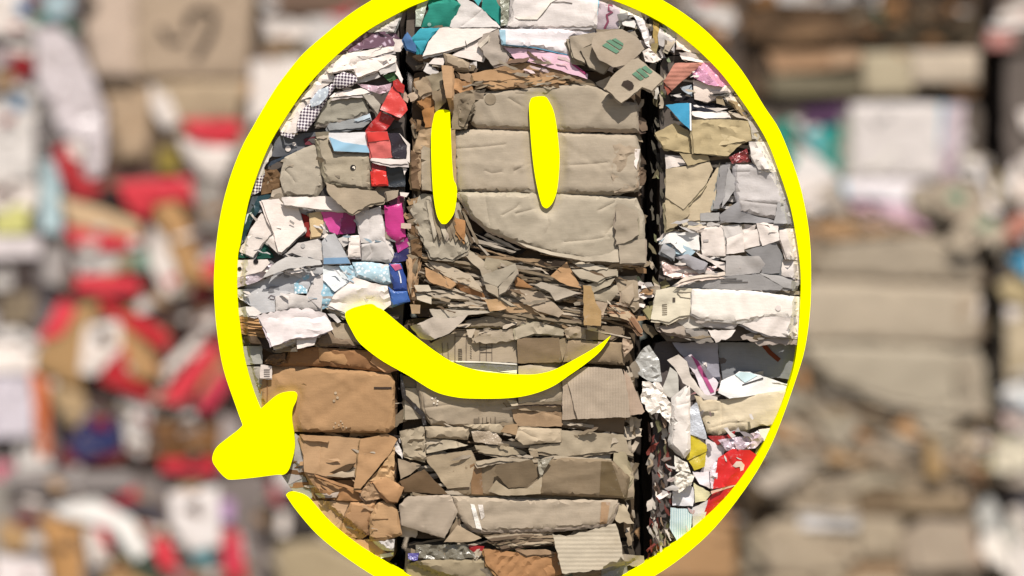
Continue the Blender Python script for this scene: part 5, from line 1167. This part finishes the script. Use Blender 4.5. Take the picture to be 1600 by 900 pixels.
# ================================================================ build
def box(name, x0, x1, y0, y1, z0, z1, m, bev=0):
    bm = bmesh.new(); bmesh.ops.create_cube(bm, size=1)
    for v in bm.verts: v.co = Vector(((x0 + x1) / 2 + v.co.x * (x1 - x0), (y0 + y1) / 2 + v.co.y * (y1 - y0), (z0 + z1) / 2 + v.co.z * (z1 - z0)))
    if bev: bmesh.ops.bevel(bm, geom=bm.edges[:], offset=bev, segments=2, affect='EDGES')
    me = bpy.data.meshes.new(name); bm.to_mesh(me); bm.free(); me.materials.append(m)
    o = bpy.data.objects.new(name, me); S.collection.objects.link(o); return o
g = box('ground', -60, 60, -40, 80, -.3, 0, mat((150, 140, 126), 'card')); tag(g, kind='structure')
g = box('ground_plinth', -.7, .7, .05, .85, 0.004, 1.42, mat((150, 148, 144), 'card'), .02); tag(g, kind='structure')

FG = 'bales packed inside the yellow ring'
BG = 'out of focus bales of the rear wall'
for b, nm, lb, ct in (
    (L0, 'paper_bale', 'white folded paper and purple print at the upper left rim of the yellow ring', 'paper bale'),
    (L1, 'mixed_bale', 'bale with red foil, pink cards and blue box left of the yellow eyes', 'paper bale'),
    (L2, 'carton_bale', 'tan carton bale with white label just above and right of the yellow blob', 'cardboard bale'),
    (L3, 'paper_bale', 'dark sliver of bale under the tan cartons at the lower left of the ring', 'paper bale'),
    (C0, 'paper_bale', 'white and teal carton bale at the top inside the ring with green printed flaps', 'paper bale'),
    (C1, 'cardboard_bale', 'brown cardboard bale with three smooth slabs behind both yellow eyes', 'cardboard bale'),
    (C2, 'cardboard_bale', 'flattened brown carton bale behind and below the yellow mouth, corrugated sheet hanging off it', 'cardboard bale'),
    (C3, 'mixed_bale', 'bale with crumpled brown paper and a red scrap at the very bottom of the ring', 'paper bale'),
    (R0, 'paper_bale', 'cream paper bale at the upper right rim of the yellow ring above the pink film', 'paper bale'),
    (R1, 'paper_bale', 'white and grey paper bale with blue card corner at right inside the ring', 'paper bale'),
    (R2, 'mixed_bale', 'bale with red card, yellow card and white panels at lower right inside the ring', 'paper bale')):
    build(b, nm, lb, ct, FG, True)
D = (530, 235)
for b, nm, lb, ct, off in (
    (C0, 'paper_bale', 'blurred white and teal carton bale outside the ring at right', 'paper bale', D),
    (C1, 'cardboard_bale', 'blurred brown cardboard bale with smooth slabs outside the ring at right', 'cardboard bale', D),
    (C2, 'cardboard_bale', 'blurred flattened brown carton bale in the lower right corner', 'cardboard bale', D),
    (L2, 'carton_bale', 'blurred tan carton bale touching the ring at lower right', 'cardboard bale', D),
    (R0, 'paper_bale', 'blurred cream bale at the right edge above the one with the blue corner', 'paper bale', D),
    (R1, 'paper_bale', 'blurred white bale with blue and salmon corner at the far right edge', 'paper bale', D),
    (R2, 'mixed_bale', 'blurred pale bale at the far right edge near the bottom', 'paper bale', D),
    (P1, 'cardboard_bale', 'blurred brown cardboard bale with black handwritten marks at upper left', 'cardboard bale', (0, 0)),
    (P2, 'mixed_bale', 'blurred bale of red, white and tan printed cartons left of the ring', 'paper bale', (0, 0)),
    (P3, 'mixed_bale', 'blurred low bale with navy card and brown carton left of the yellow blob', 'paper bale', (0, 0)),
    (P4, 'mixed_bale', 'blurred bale with white curved paper and red cards in the lower left corner', 'paper bale', (0, 0)),
    (Q1, 'paper_bale', 'blurred bale with hanging white bag at the top left edge', 'paper bale', (0, 0)),
    (Q2, 'paper_bale', 'blurred pale bale with orange strip at the middle of the left edge', 'paper bale', (0, 0)),
    (G1, 'paper_bale', 'blurred white paper bale between the handwritten carton and the ring top', 'paper bale', (0, 0)),
    (G2, 'mixed_bale', 'blurred grey and tan bale below the yellow blob outside the ring', 'paper bale', (0, 0)),
    (G3, 'mixed_bale', 'blurred dark bale side just left of the yellow blob', 'paper bale', (0, 0)),
    (H1, 'cardboard_bale', 'blurred crushed brown bale along the top right edge', 'cardboard bale', (0, 0)),
    (H2, 'mixed_bale', 'blurred pale bale touching the upper right of the ring', 'paper bale', (0, 0)),
    (H3, 'paper_bale', 'blurred pinkish white bale in the top right corner', 'paper bale', (0, 0))):
    build(b, nm, lb, ct, BG, False, off)

sign = bpy.data.objects.new('smiley_sign', None); S.collection.objects.link(sign)
sign.location = (0, 0, ZC - (960 - 450) * U)
tag(sign, 'flat bright yellow smiling face with ring, two tall eyes, curved mouth and blob', 'sign')
def board(name, P, d, th, smooth_n=1):
    vs = []; n = len(P)
    cdt = delaunay_2d_cdt([Vector(p) for p in P], [(i, (i + 1) % n) for i in range(n)], [list(range(n))], 1, 1e-4)
    V = cdt[0]; F = cdt[2]; m = len(V)
    pl = lambda x, y, dd: ((x - 800) * U, -dd * U, (960 - y) * U)
    verts = [pl(v[0], v[1], d) for v in V] + [pl(v[0], v[1], d - th) for v in V]
    faces = []; ec = set()
    for f in F:
        a, b, c = f[:3]
        if (V[b][0] - V[a][0]) * (V[c][1] - V[a][1]) - (V[b][1] - V[a][1]) * (V[c][0] - V[a][0]) > 0: f = list(reversed(f))
        faces.append(tuple(f)); faces.append(tuple(i + m for i in reversed(f)))
        for i in range(len(f)): ec.add((f[i], f[(i + 1) % len(f)]))
    for a, b in ec:
        if (b, a) not in ec: faces.append((b, a, a + m, b + m))
    me = bpy.data.meshes.new(name); me.from_pydata(verts, [], faces); me.update()
    me.materials.append(mat((255, 255, 0), 'paint'))
    o = bpy.data.objects.new(name, me); S.collection.objects.link(o); o.parent = sign; return o
board('ring', RING, RING_D, 30)
board('blob', BLOB, BLOB_D, 14)
board('eye', EYE1, EYE_D, 8); board('eye', EYE2, EYE_D, 8)
board('mouth', MOUTH, MOUTH_D, 8)
